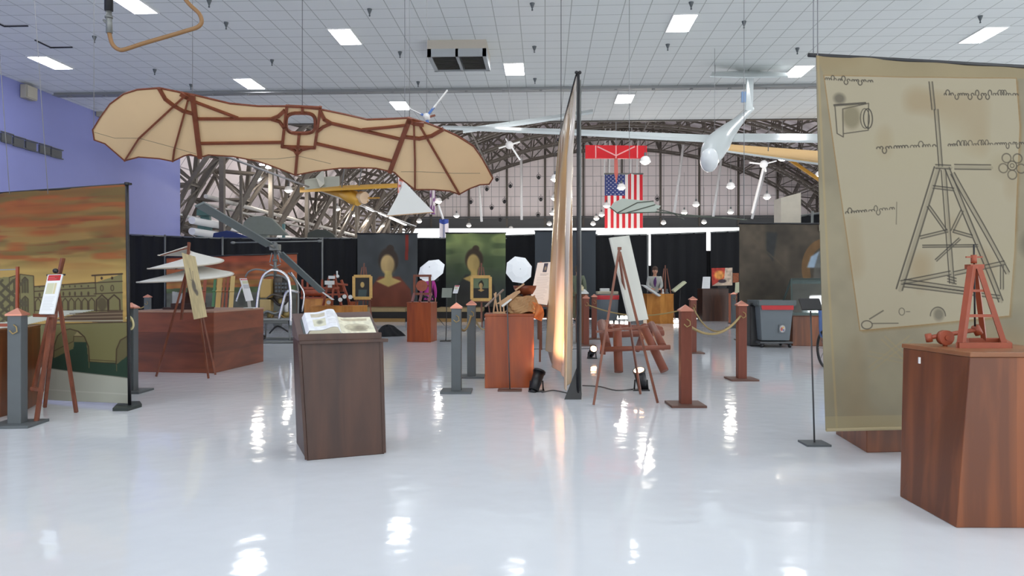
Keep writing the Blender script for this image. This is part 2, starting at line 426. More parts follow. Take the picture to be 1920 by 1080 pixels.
# wall bracing: white sloping pipes
def pipe(name, a, bb, r, m, label, cat, group=None):
    o = MB().cyl(a, bb, r, n=10).build(name, m); return tag(o, label, cat, group)
for (x0, y0, x1, y1) in [(1282, 265, 1264, 400), (1352, 300, 1337, 408), (1436, 315, 1410, 410), (898, 340, 903, 415), (977, 296, 978, 412)]:
    pipe('brace_pipe', at(x0, y0, 80), at(x1, y1, 82), .14, M_whitep, 'white bracing pipe rising along the far hangar end wall', 'pipe', 'bracing pipes at the end wall')
for x in (1136, 1145, 1185, 1197):
    pipe('hanging_conduit', at(x, 215, 80), at(x-3, 330, 80), .09, M_whitep, 'thin white conduit above the hanging flag', 'pipe', 'conduits above the flag')
# lattice arches
def arch(y):
    t = MB(); n = 34; I = [ell(26.3, 16.5, PI*i/n) for i in range(n+1)]; O = [ell(28.9, 18.9, PI*(i+.5)/n) for i in range(n)]
    for dy in (-.55, .55):
        P = [Vector((x, dy, z)) for x, z in I]; Q = [Vector((x, dy, z)) for x, z in O]
        for i in range(n): t.bar(P[i], P[i+1], .17, .17); t.bar(P[i], Q[i], .1); t.bar(Q[i], P[i+1], .1)
        for i in range(n-1): t.bar(Q[i], Q[i+1], .17)
    for i in range(0, n, 1):
        (xa, za), (xb, zb2) = I[i], O[min(i+1, n-1)]; t.bar((xa, 0, za), (xb, 0, zb2), .1); t.bar((O[i][0], 0, O[i][1]), (I[i+1][0], 0, I[i+1][1]), .09)
    for i in range(n+1):
        x, z = I[i]; t.bar((x, -.55, z), (x, .55, z), .1)
        if i < n:
            t.bar((x, -.55, z), (I[i+1][0], .55, I[i+1][1]), .08); x2, z2 = O[i]; t.bar((x2, -.55, z2), (x2, .55, z2), .1)
            t.bar((x, .55, z), (x2, -.55, z2), .08)
    return t
A0 = None
for k in range(9):
    y = 34.0+k*6.1
    if A0 is None:
        A0 = arch(0).build('roof_truss', M_steel, local=True); o = A0
    else: o = A0.copy(); COL.objects.link(o)
    o.location = (0, y, 0); TM[o.name] = Matrix.Translation(o.location)
    tag(o, 'grey steel lattice arch carrying the hangar roof', 'roof truss', 'lattice arches of the hangar')
# sloping knee braces & long purlins between the arches
pr = MB()
for i, tt in enumerate([.08, .16, .24, .32, .42, .52, .68, .76, .84, .92]):
    for (a, bb) in ((26.3, 16.5), (28.9, 18.9)):
        x, z = ell(a, bb, PI*tt); pr.bar((x, CEND+.6, z), (x, HEND-.2, z), .14)
        for k in range(8):
            y = 34.0+k*6.1; x2, z2 = ell(28.9, 18.9, PI*(tt+.04)); pr.bar((x, y, z), (x2, y+6.1, z2), .1)
struct('trim_4', pr, M_steel, 'purlins running between the hangar arches')
kb = None
for k in range(8):
    y = 34.5+k*6.1; mb = MB(); mb.bar((-16.8, y, 1.0), (-13.6, y+3, 9.2), .24, .22); mb.bar((-16.8, y, 5.5), (-16.4, y, 10), .2)
    tag(mb.build('knee_brace', M_steel), 'thick sloping steel strut of the left hangar arches', 'strut', 'sloping struts at the left of the hangar')
# pale pipes and catwalk rails low on the left side of the hangar
for k in range(9):
    y = 33.6+k*6.1; tag(MB().box((-15.0, y, 4.3), (.22, .22, 8.6)).box((-15.0, y, .02), (.5, .5, .04)).bar((-15, y, 8.2), (-14.4, y, 9.6), .14).build('steel_column', M_steel), 'grey steel column standing inside the left foot of a hangar arch', 'column', 'columns at the left arches')
for k, (z, r, lab) in enumerate(((5.35, .1, 'upper catwalk pipe along the left hangar columns'), (5.0, .05, 'thin pipe just below the upper catwalk pipe'))):
    pipe('catwalk_pipe', (-15.6, CEND+4.2, z), (-15.6, 76, z), r, mat('pale_pipe_%d' % k, (190, 186, 180), .5), lab, 'pipe')
for k, (z, lab) in enumerate(((4.25, 'upper thick white duct at the lower left of the hangar'), (3.75, 'lower thick white duct at the lower left of the hangar'))):
    pipe('white_duct', (-16.3, WEND+.3, z), (-16.3, 52, z), .17, M_whitep, lab, 'duct')
for i, z in enumerate((3.0, 3.4, 4.6)):
    pipe('wall_pipe', (-17.4, WEND+.4, z), (-17.4, 60, z-.1), .09, M_whitep, ['lowest pale pipe along the left hangar side', 'second lowest pale pipe along the left hangar side', 'uppermost pale pipe along the left hangar side'][i], 'pipe', 'pipes along the left hangar side')
pipe('light_cable', at(420, 292, 29.8), at(780, 424, 73), .05, M_wire, 'long cable with lamps running down the left of the hangar', 'cable')
# ------------------------------------------------------------------ high bay lamps in the hangar
BAY = [(482, 335), (541, 357), (632, 392), (664, 403), (691, 413), (717, 423), (1370, 350), (1305, 384), (1438, 370), (1283, 399), (1370, 398), (1210, 303),
       (1537, 330), (1165, 352), (1128, 403), (1118, 410), (1112, 420), (1244, 418), (1320, 417), (1041, 336), (1040, 372), (1036, 400), (1030, 420),
       (822, 378), (856, 405), (786, 415), (879, 423), (958, 429), (1137, 386), (1467, 296)]
lamp0 = None
LROW = bpy.data.lights.new('row_light', 'POINT'); LROW.energy = BAY_W*.05; LROW.color = (1, .93, .82); LROW.shadow_soft_size = .25
for i, (px, py) in enumerate(BAY):
    D = min(7935/(HY-py), 80); p = at(px, py, D)
    if lamp0 is None:
        t = thing('high_bay_lamp', '', 'lamp', p, 0, 'high bay lamps hanging in the hangar')
        shd = MB().lathe([(.04, .26), (.12, .24), (.2, .17), (.25, .02), (.25, -.02), (.22, 0), (.12, .16)], n=14).build('lamp_shade', mat('lamp_shade', (225, 225, 225), .4), t, True); MB().cyl((0, 0, .25), (0, 0, .42), .06, n=10).build('cap', M_greyp, shd, True)
        MB().ball((0, 0, -.01), (.2, .2, .13), 8).build('bulb', M_wglass, shd, True)
        MB().cyl((0, 0, .4), (0, 0, 3.2), .012, n=6).build('cord', M_wired, t, True); lamp0 = t
        light('lamp_light', 'POINT', p+Vector((0, 0, -.35)), BAY_W, (1, .93, .82), t, shadow_soft_size=.25)
    else: t = dup(lamp0, p)
    if px < 730:
        for ch in [x for x in bpy.data.objects if x.parent == t and x.type == 'LIGHT']:
            ch.data = LROW
    side = 'in the row down the left of the hangar' if px < 730 else ('left of the standing edge-on banner' if px < 1060 else ('near the hanging flag' if px < 1250 else 'right of the hanging flag'))
    t['label'] = 'round white high bay lamp glowing '+side
    t['group'] = 'high bay lamps '+side
# ------------------------------------------------------------------ ceiling light panels of the near hall
def snap(v, o=0): return round((v-o)/.61)*.61+o
PN = [(94, 115, 'white ceiling light panel nearest the blue wall'), (454, 155, 'ceiling light panel above the left half of the bat-wing glider'),
      (638, 63, 'ceiling light panel left of the hanging vent unit'), (745, 195, 'ceiling light panel seen beside the small white propeller'),
      (964, 130, 'small-looking ceiling light panel right of the hanging vent unit'), (1168, 185, 'ceiling light panel above the red hanging wing'),
      (1273, 46, 'ceiling light panel at top right of centre'), (1492, 130, 'ceiling light panel behind the tail of the white sailplane'),
      (1852, 71, 'ceiling light panel above the parchment banner'), (222, 0, 'ceiling light panel behind the hanging brown hose')]
lp0 = None
def panel(x, y, lab, grp='ceiling light panels'):
    global lp0
    if lp0 is None:
        t = thing('ceiling_light', lab, 'ceiling light', (x, y, CZ), 0, grp)
        f = MB()
        for sx in (-1, 1): f.box((sx*.295, 0, -.014), (.03, 1.22, .028)).box((0, sx*.6, -.014), (.56, .03, .028))
        f.build('frame', M_whitep, t, True); MB().box((0, 0, -.01), (.56, 1.17, .012)).build('diffuser', M_panel, t, True); lp0 = t
    else: t = dup(lp0, (x, y, CZ), 0, lab)
for px, py, lab in PN:
    p = ceilpt(px, py); panel(snap(p.x, .305), snap(p.y), lab)
for x, y in [(-9.455, 9.15), (-.915, 9.15), (7.625, 9.15), (-5.185, 4.9), (3.355, 4.9), (11.9, 4.9), (-9.455, 1.2), (-.915, 1.2), (7.625, 1.2)]:
    panel(x, y, 'ceiling light panel of the near part of the hall, above the camera', 'light panels overhead')
# ------------------------------------------------------------------ vent unit
t = thing('vent_unit', 'beige and grey box vent with two dark grilles hanging under the ceiling', 'vent', ceilpt(857, 90), 0)
a = ceilpt(801, 75.5); vx0, vx1 = a.x, ceilpt(912, 75.5).x; vy0 = a.y; vy1 = at(860, 134, 20.8).y; zt, zl, zbm = CZ, CZ-.23, CZ-.43
MB().box(((vx0+vx1)/2, (vy0+vy1)/2, (zt+zl)/2), (vx1-vx0, vy1-vy0, zt-zl)).build('housing', mat('vent_beige', (186, 178, 164), .6), t)
f = MB()
for x, w in ((vx0+.05, .1), ((vx0+vx1)/2, .07), (vx1-.05, .1)): f.box((x, (vy0+vy1)/2, (zl+zbm)/2), (w, vy1-vy0, zl-zbm))
for y in (vy0+.03, vy1-.03): f.box(((vx0+vx1)/2, y, (zl+zbm)/2), (vx1-vx0+.02, .06, zl-zbm))
f.build('frame', mat('vent_grey', (168, 172, 174), .5), t)
M_grille = mat('grille_dark', (74, 72, 66), .7)
for s in (0, 1):
    g = MB(); xm = vx0+.1+s*((vx1-vx0)/2-.02); w = (vx1-vx0)/2-.16
    for k in range(12): g.box((xm+w/2, vy0+.1+(vy1-vy0-.2)*k/11, zbm+.05), (w, .09, .02), Matrix.Rotation(.5, 3, 'X'))
    g.build('grille', M_grille, t)
# ------------------------------------------------------------------ small ceiling fittings
HK = [(424, 42), (693, 17), (750, 97), (998, 6), (1002, 87), (1003, 147), (1296, 4), (1252, 83), (177, 68), (290, 130), (510, 112), (392, 0), (1495, 90), (1712, 118), (784, 153), (1838, 30), (1395, 40), (358, 158)]
h0 = None
for px, py in HK:
    p = ceilpt(px, py)
    if h0 is None:
        h0 = MB().lathe([(.06, 0), (.055, -.02), (.016, -.12), (.01, -.14), (0, -.14)], n=8).cyl((0, 0, -.14), (0, 0, -.17), .02, n=8).build('sprinkler', M_greyp, local=True); o = h0
    else: o = h0.copy(); COL.objects.link(o)
    o.location = p; TM[o.name] = Matrix.Translation(p)
    tag(o, 'small grey cone sprinkler fitting on the ceiling', 'sprinkler', 'sprinkler cones on the ceiling')
for k, (px, py) in enumerate([(115, 88), (30, 48)]):
    p = ceilpt(px, py); o = MB().box(p+Vector((0, 0, -.015)), (.62, .03, .03)).box(p+Vector((-.3, -.3, -.015)), (.03, .62, .03)).build('ceiling_hatch_edge', M_black)
    tag(o, ['dark open edge of a ceiling tile near the hanging hose', 'dark open edge of a ceiling tile in the top left corner'][k], 'ceiling hatch')
# slots & boxes on the blue wall
for k, (xa, ya, yb) in enumerate([(0, 250, 262), (23, 258, 270), (46, 265, 277), (72, 272, 284), (94, 280, 290)]):
    a = wallpt(xa, ya); b2 = wallpt(xa+19, yb+5); o = MB().box((WX+.03, (a.y+b2.y)/2, (a.z+b2.z)/2), (.06, abs(b2.y-a.y), .24)).box((WX+.07, (a.y+b2.y)/2, (a.z+b2.z)/2+.15), (.04, abs(b2.y-a.y)+.1, .03)).box((WX+.07, (a.y+b2.y)/2, (a.z+b2.z)/2-.15), (.04, abs(b2.y-a.y)+.1, .03)).build('wall_slot_vent', M_steeld)
    tag(o, ['leftmost', 'second from the left', 'middle', 'second from the right', 'rightmost'][k]+' dark slot vent in the row on the blue wall', 'vent', 'slot vents on the blue wall')
M_beige = mat('beige_box', (176, 170, 156), .6)
for (px, py, s, lab) in [(47, 174, .5, 'beige speaker box high on the blue wall at far left'), (186, 211, .45, 'beige speaker box high on the blue wall by the bat-wing tip')]:
    p = wallpt(px, py); tag(MB().box(p+Vector((.12, 0, 0)), (.2, s, s*.85)).box(p+Vector((.24, 0, 0)), (.04, s*.9, s*.75)).build('wall_speaker', M_beige, bevel=.01), lab, 'speaker')
for k, px in enumerate((316, 328)):
    p = at(px, 318, 34); o = MB().cyl(p+Vector((0, 0, -.45)), p+Vector((0, 0, .45)), .14, n=16).cyl(p+Vector((0, 0, .45)), p+Vector((0, 0, .55)), .08, n=12).box(p+Vector((0, .16, .2)), (.06, .1, .06)).build('white_canister', M_whitep)
    tag(o, ['left', 'right'][k]+' white cylinder of the pair at the end of the blue wall', 'canister')
class Plane:
    def __init__(s, o, u, v): s.o = Vector(o); s.n = Vector(u).cross(Vector(v)).normalized(); s.n = s.n if s.n.dot(FW) < 0 else -s.n
    def P(s, px, py, off=0.):
        o = Vector((0, 0, H)); d = FW+(px-960)/F*RT+(HY-py)/F*UP
        return o+d*((s.o+s.n*off-o).dot(s.n)/d.dot(s.n))
    def strip(s, mb, pts, wpx, th=.02, off=.015, mi=0):
        for a, b in zip(pts[:-1], pts[1:]):
            A, B = s.P(*a, off), s.P(*b, off); w = wpx*depth(A)/F; e = (B-A).normalized()*w*.3
            mb.bar(A-e, B+e, w, th, mi, up=s.n)
        return mb
    def plate(s, mb, pts, th=.02, off=.0, mi=0, holes=()):
        return mb.prism([s.P(*p, off) for p in pts], s.n*th, mi, [[s.P(*p, off) for p in h] for h in holes])
def wire(a, b, label, r=.004, m=None):
    return tag(MB().cyl(a, b, r, n=5).build('hanging_wire', m or M_wire), label, 'wire')
# ================================================================== bat-wing glider
M_seam = mat('seam_thread', (120, 110, 96), .8)
PL = Plane(at(550, 240, 9.0), RT, -UP+1.1*FW)
c = PL.P(565, 240); t = thing('bat_wing_glider', 'large tan cloth bat-wing flying machine with reddish wooden ribs hanging under the ceiling', 'flying machine', c)
out = [(174, 243), (188, 220), (206, 195), (232, 176), (257, 168), (299, 165), (338, 173), (364, 178), (431, 194), (484, 199), (537, 199), (601, 205), (645, 214), (689, 224), (724, 223), (768, 221),
       (798, 230), (830, 242), (858, 255), (888, 274), (904, 297), (913, 313), (924, 334), (917, 345), (900, 346), (881, 353), (861, 364), (844, 358), (814, 355), (778, 355), (751, 334), (740, 323),
       (705, 315), (673, 314), (636, 315), (589, 321), (554, 328), (516, 313), (484, 302), (438, 293), (391, 290), (375, 295), (357, 289), (345, 292), (324, 302), (299, 297), (260, 294), (234, 301), (218, 287), (197, 269), (177, 262)]
hole = [(564+27*math.copysign(abs(math.cos(a))**.6, math.cos(a)), 231+19*math.copysign(abs(math.sin(a))**.6, math.sin(a))) for a in [2*PI*i/28 for i in range(28)]]
PL.plate(MB(), out, .006, 0, holes=[hole]).build('wing_cloth', M_wings, t)
PL.strip(MB(), out+[out[0]], 2.2, .02, .004).build('edge_rod', M_mont, t)
def part(nm, segs): 
    f = MB()
    for pts, w in segs: PL.strip(f, pts, w, .03, .02)
    return f.build(nm, M_mont, t)
part('centre_frame', [([(538, 199), (601, 202)], 4), ([(601, 201), (590, 277)], 5), ([(590, 277), (529, 275)], 5), ([(529, 275), (538, 199)], 5)])
part('ring_frame', [(hole+[hole[0]], 5)])
part('keel', [([(567, 200), (567, 211)], 4.5), ([(561, 250), (554, 327)], 5), ([(540, 277), (552, 282), (557, 290)], 4), ([(583, 277), (566, 281), (557, 290)], 4)])
part('bracket', [([(510, 223), (522, 218), (533, 208)], 6), ([(510, 224), (524, 228), (532, 239)], 5)])
part('bracket', [([(620, 231), (608, 224), (601, 210)], 6), ([(620, 232), (606, 238), (596, 246)], 5)])
part('cross_beam', [([(361, 180), (375, 295)], 9)]); part('cross_beam', [([(768, 223), (731, 322)], 9)])
part('hub_plate', [([(341, 177), (350, 182), (359, 186)], 9)]); part('hub_plate', [([(766, 227), (778, 231), (792, 233)], 9)])
part('curved_brace', [([(299, 167), (310, 186), (327, 199), (343, 208), (361, 213)], 6)])
part('curved_brace', [([(761, 257), (786, 260), (809, 255), (830, 243)], 6)])
part('spar', [([(371, 223), (512, 223)], 4.5)]); part('spar', [([(378, 269), (529, 267)], 4.5)]); part('spar', [([(368, 192), (445, 221)], 4.5)])
part('spar', [([(620, 231), (751, 261)], 5)]); part('spar', [([(592, 269), (735, 302)], 5)]); part('spar', [([(680, 243), (725, 239), (761, 235)], 4)])
for pts in ([(343, 183), (260, 260), (234, 301)], [(352, 190), (327, 280), (324, 302)], [(776, 236), (778, 300), (778, 355)], [(786, 234), (802, 262), (861, 364)]): part('rib', [(pts, 3)])
for pts in ([(177, 248), (215, 259), (260, 259), (327, 277), (368, 289)], [(752, 322), (790, 322), (850, 325), (900, 325)], [(470, 298), (520, 298), (561, 293), (620, 307)]): PL.strip(MB(), pts, .8, .002, .007).build('seam', M_seam, t)
for (px, py, n) in [(567, 200, 'from the centre frame of the bat-wing glider'), (176, 250, 'from the left tip of the bat-wing glider'), (361, 180, 'from the left beam of the bat-wing glider'), (768, 222, 'from the right beam of the bat-wing glider')]:
    a = PL.P(px, py); wire(a, (a.x, a.y, CZ), 'thin hanging wire running up '+n, .004, M_wired if px == 567 else M_wire)
# ================================================================== brown hose
hp = [(204, -60), (204, 20), (203, 50), (205, 62), (209, 79), (215, 88), (223, 93), (233, 93), (267, 82), (315, 68), (352, 57), (368, 52), (376, 46), (378, 38), (373, 25), (356, 9), (345, -6), (338, -30)]
P3 = [at(x, y, 8.2) for x, y in hp]; t = thing('hanging_hose', 'brown rubber hose loop with a metal coupling hanging from the ceiling', 'hose', P3[7])
def smooth(P, k=4):
    out = []
    for i in range(len(P)-1):
        p0, p1, p2, p3 = P[max(i-1, 0)], P[i], P[i+1], P[min(i+2, len(P)-1)]
        for j in range(k):
            s = j/k; out.append(.5*((2*p1)+(p2-p0)*s+(2*p0-5*p1+4*p2-p3)*s*s+(3*p1-p0-3*p2+p3)*s**3))
    return out+[P[-1]]
MB().tube(smooth(P3[2:]), .023, 10).build('hose', mat('hose_brown', (138, 102, 62), .4), t)
MB().cyl(P3[0], at(204, 20, 8.2), .045, n=12).build('handle', M_black, t)
MB().cyl(at(204, 20, 8.2), P3[3], .03, .035, n=12).cyl(at(200, 44, 8.2), at(194, 37, 8.2), .012).cyl(at(204, 30, 8.2), at(204, 34, 8.2), .042).build('coupling', M_alu, t)
MB().cyl(P3[0], (P3[0].x, P3[0].y, CZ), .03, n=8).cyl(P3[-1], (P3[-1].x, P3[-1].y, CZ), .023, n=8).build('upper_hose', mat('hose_dark', (90, 70, 52), .5), t)
# ================================================================== small white propeller
c = at(800, 219, 12); t = thing('model_propeller', 'small white three-bladed propeller with blue blade roots hanging above the bat-wing', 'propeller', c)
MB().ball(c, (.06, .1, .06), 8).build('hub', M_whitep, t)
for (x, y) in ((839, 169), (768, 204), (806, 262)):
    e = at(x, y, 12); d = e-c; f = MB(); f.bar(c+d*.1, c+d*.35, .05, .03, 1); f.bar(c+d*.3, e, .07, .012, 0); f.build('blade', [M_whitep, mat('blade_blue', (70, 110, 180), .5)], t)
MB().bar(at(803, 220, 12), at(816, 216, 12), .03).build('peg', M_mont, t)
wire(c, (c.x, c.y, CZ), 'thin wire holding the small white propeller')
# ================================================================== right foreground plinth + tripod model
def plinth(name, foot, h, m, label, cap=None, tops=None, bevel=.006, group=None):
    foot = [Vector((p[0], p[1], 0)) for p in foot]; tops = tops or [p+Vector((0, 0, h)) for p in foot]
    n = len(foot); ctr = sum(foot, Vector())/n; e = foot[1]-foot[0]; rz = math.atan2(e.y, e.x)
    t = thing(name, label, 'plinth', ctr, rz, group)
    k = .025/h; mid = [a.lerp(b, 1-k) for a, b in zip(foot, tops)]
    MB().add(foot+mid, [tuple(range(n))[::-1], tuple(range(n, 2*n))]+[(i, (i+1) % n, (i+1) % n+n, i+n) for i in range(n)]).build('body', m, t, bevel=bevel)
    out_ = lambda p: p+(Vector((p.x, p.y, 0))-ctr).normalized()*.008
    MB().add([out_(p) for p in mid]+[out_(p) for p in tops], [tuple(range(n))[::-1], tuple(range(n, 2*n))]+[(i, (i+1) % n, (i+1) % n+n, i+n) for i in range(n)]).build('top_board', cap or m, t, bevel=.004)
    return t
C0, C1 = G(1793, 990), G(1687, 931); C2 = C0+(RT*1.0+FW*-.01)*.62; C3 = C1+(C2-C0)
PT = .905
tops = [at(1820, 658, depth(C0)), C2+Vector((.03, 0, 0)), C3+Vector((.02, .0, 0)), at(1693, 645, depth(C1))]
for i, p in enumerate(tops): tops[i] = Vector((p.x, p.y, PT))
t = plinth('display_plinth', [C0, C2, C3, C1], PT, M_redwood, 'tall red-stained wooden plinth at the right edge, nearest of all', wood('plinth_top_wood', (120, 74, 44), (160, 104, 66), grain=(3, 3, 3)), tops)
a, bq = C1.lerp(C0, .42), .83
MB().box(a+Vector((-.012, 0, bq)), (.006, .016, .035)).build('white_tab', M_whitep, t)
# tripod drilling model: base z = PT
D0 = 4.15
def mp(px, py, D=D0): return at(px, py, D)
zb0 = PT; t = thing('tripod_model', 'red-brown wooden tripod tower model with a plumb rod on the nearest plinth', 'model', Vector((mp(1845, 600).x, mp(1845, 600).y, PT)))
def pt(px, z, D=D0): p = at(px, 535, D); p.z = z; return p
ap = at(1826, 498, D0)
MB().bar(pt(1796, PT+.015, 4.05), pt(1894, PT+.015, 4.05), .03, .03).bar(pt(1808, PT+.015, 4.4), pt(1880, PT+.015, 4.4), .03, .03).bar(pt(1798, PT+.015, 4.05), pt(1812, PT+.015, 4.4), .03).bar(pt(1892, PT+.015, 4.05), pt(1878, PT+.015, 4.4), .03).build('base', M_model, t)
MB().bar(pt(1802, PT+.02, 4.08), at(1822, 500, 4.13), .032).build('leg', M_model, t)
MB().bar(pt(1883, PT+.02, 4.08), at(1835, 500, 4.13), .026).build('leg', M_model, t)
MB().bar(pt(1845, PT+.02, 4.4), at(1828, 500, 4.16), .026).build('leg', M_model, t)
MB().bar(at(1816, 545, 4.12), at(1846, 545, 4.12), .014).bar(at(1812, 592, 4.1), at(1863, 592, 4.1), .016).build('rung', M_model, t)
MB().box(at(1827, 500, D0), (.075, .06, .025)).cyl(at(1826, 494, D0), at(1826, 478, D0), .016, n=10).bar(at(1811, 482, D0), at(1842, 482, D0), .008).build('head', M_model, t)
MB().cyl(at(1826, 458, D0), at(1828, 612, D0), .005, n=8).build('plumb_rod', M_black, t)
MB().cyl(at(1742, 633, 4.2), at(1832, 618, 4.25), .013, n=10).cyl(at(1740, 626, 4.2), at(1743, 641, 4.2), .018, n=10).cyl(at(1828, 611, 4.25), at(1836, 627, 4.25), .022, n=10).build('winch_roller', M_model, t)
q = at(1772, 633, 4.18); MB().cyl(q-FW*.02, q+FW*.02, .042, n=20).cyl(q-FW*.03, q-FW*.02, .014, n=12).cyl(q+Vector((0,0,-.03)), Vector((q.x, q.y, PT)), .012).build('winch_wheel', M_model, t)
# low wood box behind the parchment banner
a, b1, b2 = G(1625, 849), G(1567, 814), G(1705, 847)
plinth('display_plinth', [a, a+(b2-a).normalized()*.6, b1+(b2-a).normalized()*.6, b1], .42, M_redwood, 'low red wooden plinth showing below the hanging parchment banner')
# ================================================================== parchment banner (right)
cv = Canvas(1530, 100, 1990, 815, (126, 118, 98)); 
cv.noise(90, 120, .05, seed=1); cv.noise(18, 22, .025, seed=2)
ink = (44, 40, 34); ink2 = (120, 108, 84)
page = [(1543, 138), (1700, 133), (1900, 124), (1908, 220), (1897, 470), (1886, 597), (1740, 612), (1597, 626), (1572, 400)]
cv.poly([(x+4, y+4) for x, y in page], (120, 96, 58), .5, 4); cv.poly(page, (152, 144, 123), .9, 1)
cv.line(page+[page[0]], 2, (128, 98, 58), .8)
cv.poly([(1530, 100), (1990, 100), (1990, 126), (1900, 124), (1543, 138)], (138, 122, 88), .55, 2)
cv.noise(60, 80, .35, (124, 100, 66), seed=5, thr=.68); cv.noise(120, 90, .3, (150, 142, 116), seed=6, thr=.6)
T = lambda x, y: (1500+x/1.862, 60+y/1.862)
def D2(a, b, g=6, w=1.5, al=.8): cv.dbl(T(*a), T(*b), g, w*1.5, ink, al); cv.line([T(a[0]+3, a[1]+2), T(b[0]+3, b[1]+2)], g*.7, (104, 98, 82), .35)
D2((438, 150), (446, 250), 6); D2((455, 250), (468, 455), 7); D2((478, 470), (505, 880), 9)
D2((455, 462), (318, 905), 11, 1.8); D2((492, 462), (685, 945), 9, 1.8); D2((512, 480), (712, 840), 8, 1.6); D2((450, 457), (505, 457), 7)
D2((440, 532), (515, 538), 5); D2((422, 602), (485, 690), 5); D2((545, 615), (508, 690), 5); D2((392, 716), (490, 690), 5); D2((512, 690), (580, 708), 5)
D2((400, 748), (600, 742), 4); D2((447, 798), (535, 718), 4); D2((325, 880), (500, 843), 7); D2((515, 845), (700, 803), 7); D2((335, 875), (560, 905), 7); D2((335, 890), (680, 930), 6); D2((690, 815), (690, 900), 6)
for yy in (855, 865, 875): cv.line([T(490, yy), T(520, yy+8)], 3, ink, .6)
D2((520, 455), (650, 452), 9); cv.ring(*T(730, 443), 9, 9, 2, ink); cv.ring(*T(730, 443), 4, 4, 1.5, ink)
for k in range(5):
    a_ = k*1.256+.3; cv.ring(T(730, 443)[0]+19*math.cos(a_), T(730, 443)[1]+18*math.sin(a_), 9, 9, 2.4, ink, .7)
cv.ell(*T(715, 450), 34, 26, (128, 116, 88), .28, .8)
D2((112, 250), (215, 238), 2); cv.line([T(115, 255), T(120, 350), T(140, 362), T(140, 262), T(225, 238), T(222, 335), T(142, 350)], 1.8, ink, .8)
cv.ell(*T(168, 290), 15, 22, (96, 88, 66), .6, .5); cv.ring(*T(222, 293), 8, 19, 1.8, ink); cv.ring(*T(212, 293), 8, 19, 1.2, ink); cv.ell(*T(130, 225), 10, 10, ink, .5, .7)
cv.ring(*T(452, 1000), 15, 17, 2, ink, .7, PI, 2*PI); cv.ell(*T(455, 995), 10, 12, ink, .4, .7); cv.ring(*T(205, 1033), 10, 8, 2, ink, .7)
cv.line([T(215, 1012), T(262, 982)], 2.5, ink, .6); cv.line([T(225, 1028), T(312, 1027)], 2, ink, .6); cv.ring(*T(325, 985), 5, 7, 1.5, ink, .6); cv.line([T(340, 985), T(352, 985)], 1.5, ink, .6)
for (x0, x1, y, h, sl, sd) in [(85, 235, 160, 13, .01, 1), (485, 750, 195, 15, -.05, 2), (250, 448, 400, 17, -.08, 3), (497, 765, 380, 15, -.07, 4), (142, 305, 635, 15, -.12, 5)]:
    a_ = T(x0, y); cv.script(a_[0], T(x1, y)[0], a_[1], h/1.862*1.1, ink, sd, sl, 1.6)
cv.line([T(315, 590), T(312, 670)], 1.5, ink, .5)
cv.dbl((1640, 640), (1690, 690), 9, 3, (140, 126, 94), .5); cv.dbl((1615, 700), (1690, 640), 9, 3, (140, 126, 94), .5); cv.dbl((1612, 670), (1700, 690), 9, 3, (140, 126, 94), .4)
cv.dbl((1930, 250), (1980, 300), 9, 2, ink, .5); cv.ell(1935, 455, 25, 25, ink, .4, .9)
cv.line([(1533, 103), (1550, 812)], 4, (150, 132, 94), .6); cv.poly([(1530, 790), (1990, 790), (1990, 815), (1530, 815)], (150, 138, 104), .5)
t = thing('parchment_banner', 'tall hanging tan banner printed with an old ink drawing of a tripod tower machine', 'banner', Vector((at(1760, 600, 5.1).x, at(1760, 600, 5.1).y, .27)))
BT = (at(1530, 103, 5.0), at(1990, 129, 5.37), at(1990, 796, 5.37), at(1548, 806, 5.0))
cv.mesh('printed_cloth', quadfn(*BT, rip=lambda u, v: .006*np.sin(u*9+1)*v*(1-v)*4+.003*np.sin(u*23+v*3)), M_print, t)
MB().cyl(BT[0]+Vector((-.05, 0, .0)), BT[1], .014, n=10).build('top_rod', M_black, t)
MB().cyl(BT[3]+(BT[2]-BT[3])*.003, BT[2], .012, n=10).build('bottom_rod', mat('hem_rod', (160, 146, 112), .6), t)
for x in (1525, 1533): a = at(x, 104, 5.0); wire(a, (a.x, a.y, CZ), 'wire holding the %s end of the parchment banner rod' % ('outer' if x == 1525 else 'inner'))
# thin sign stand in front of the display case
p = G(1527, 833); t = thing('sign_stand', 'thin black pole stand on a flat square base beside the parchment banner', 'stand', p)
MB().box((0, 0, .008), (.19, .19, .016)).build('base', M_greyp, t, True, bevel=.002); MB().cyl((0, 0, .015), (-.03, 0, 1.05), .007, n=8).build('pole', M_wired, t, True)
MB().box((-.03, .0, 1.1), (.16, .012, .11), Matrix.Rotation(-.7, 3, 'X')).build('sign_holder', M_black, t, True)
# ================================================================== centre: lectern with book
FL, FR, RL = G(575, 864), G(721, 851), G(556, 831); RR = RL+(FR-FL)
ctr = (FL+FR+RL+RR)/4; e = FR-FL; t = thing('lectern', 'dark brown wooden lectern with a sloping top in the foreground, left of centre', 'lectern', Vector((ctr.x, ctr.y, 0)), math.atan2(e.y, e.x))
LZ = .845
def tp(px, D, z): p = at(px, 535, D); p.z = z; return p
dFL, dFR, dRL = depth(FL), depth(FR), depth(RL)
B = [FL, FR, RR, RL]; Tt = [tp(562, dFL, LZ), tp(715, dFR, LZ), tp(702, depth(RR), LZ), tp(549, dRL, LZ)]
MB().add(B+Tt, [(3, 2, 1, 0), (4, 5, 6, 7), (0, 1, 5, 4), (1, 2, 6, 5), (2, 3, 7, 6), (3, 0, 4, 7)]).build('body', M_dark_w, t, bevel=.006)
up = Vector((0, 0, 1))
for nm, (a, bb) in (('edge_strip', (FL, Tt[0])), ('edge_strip', (FR, Tt[1]))): MB().bar(a+up*.01, bb, .02, .02).build(nm, M_dark_w, t)
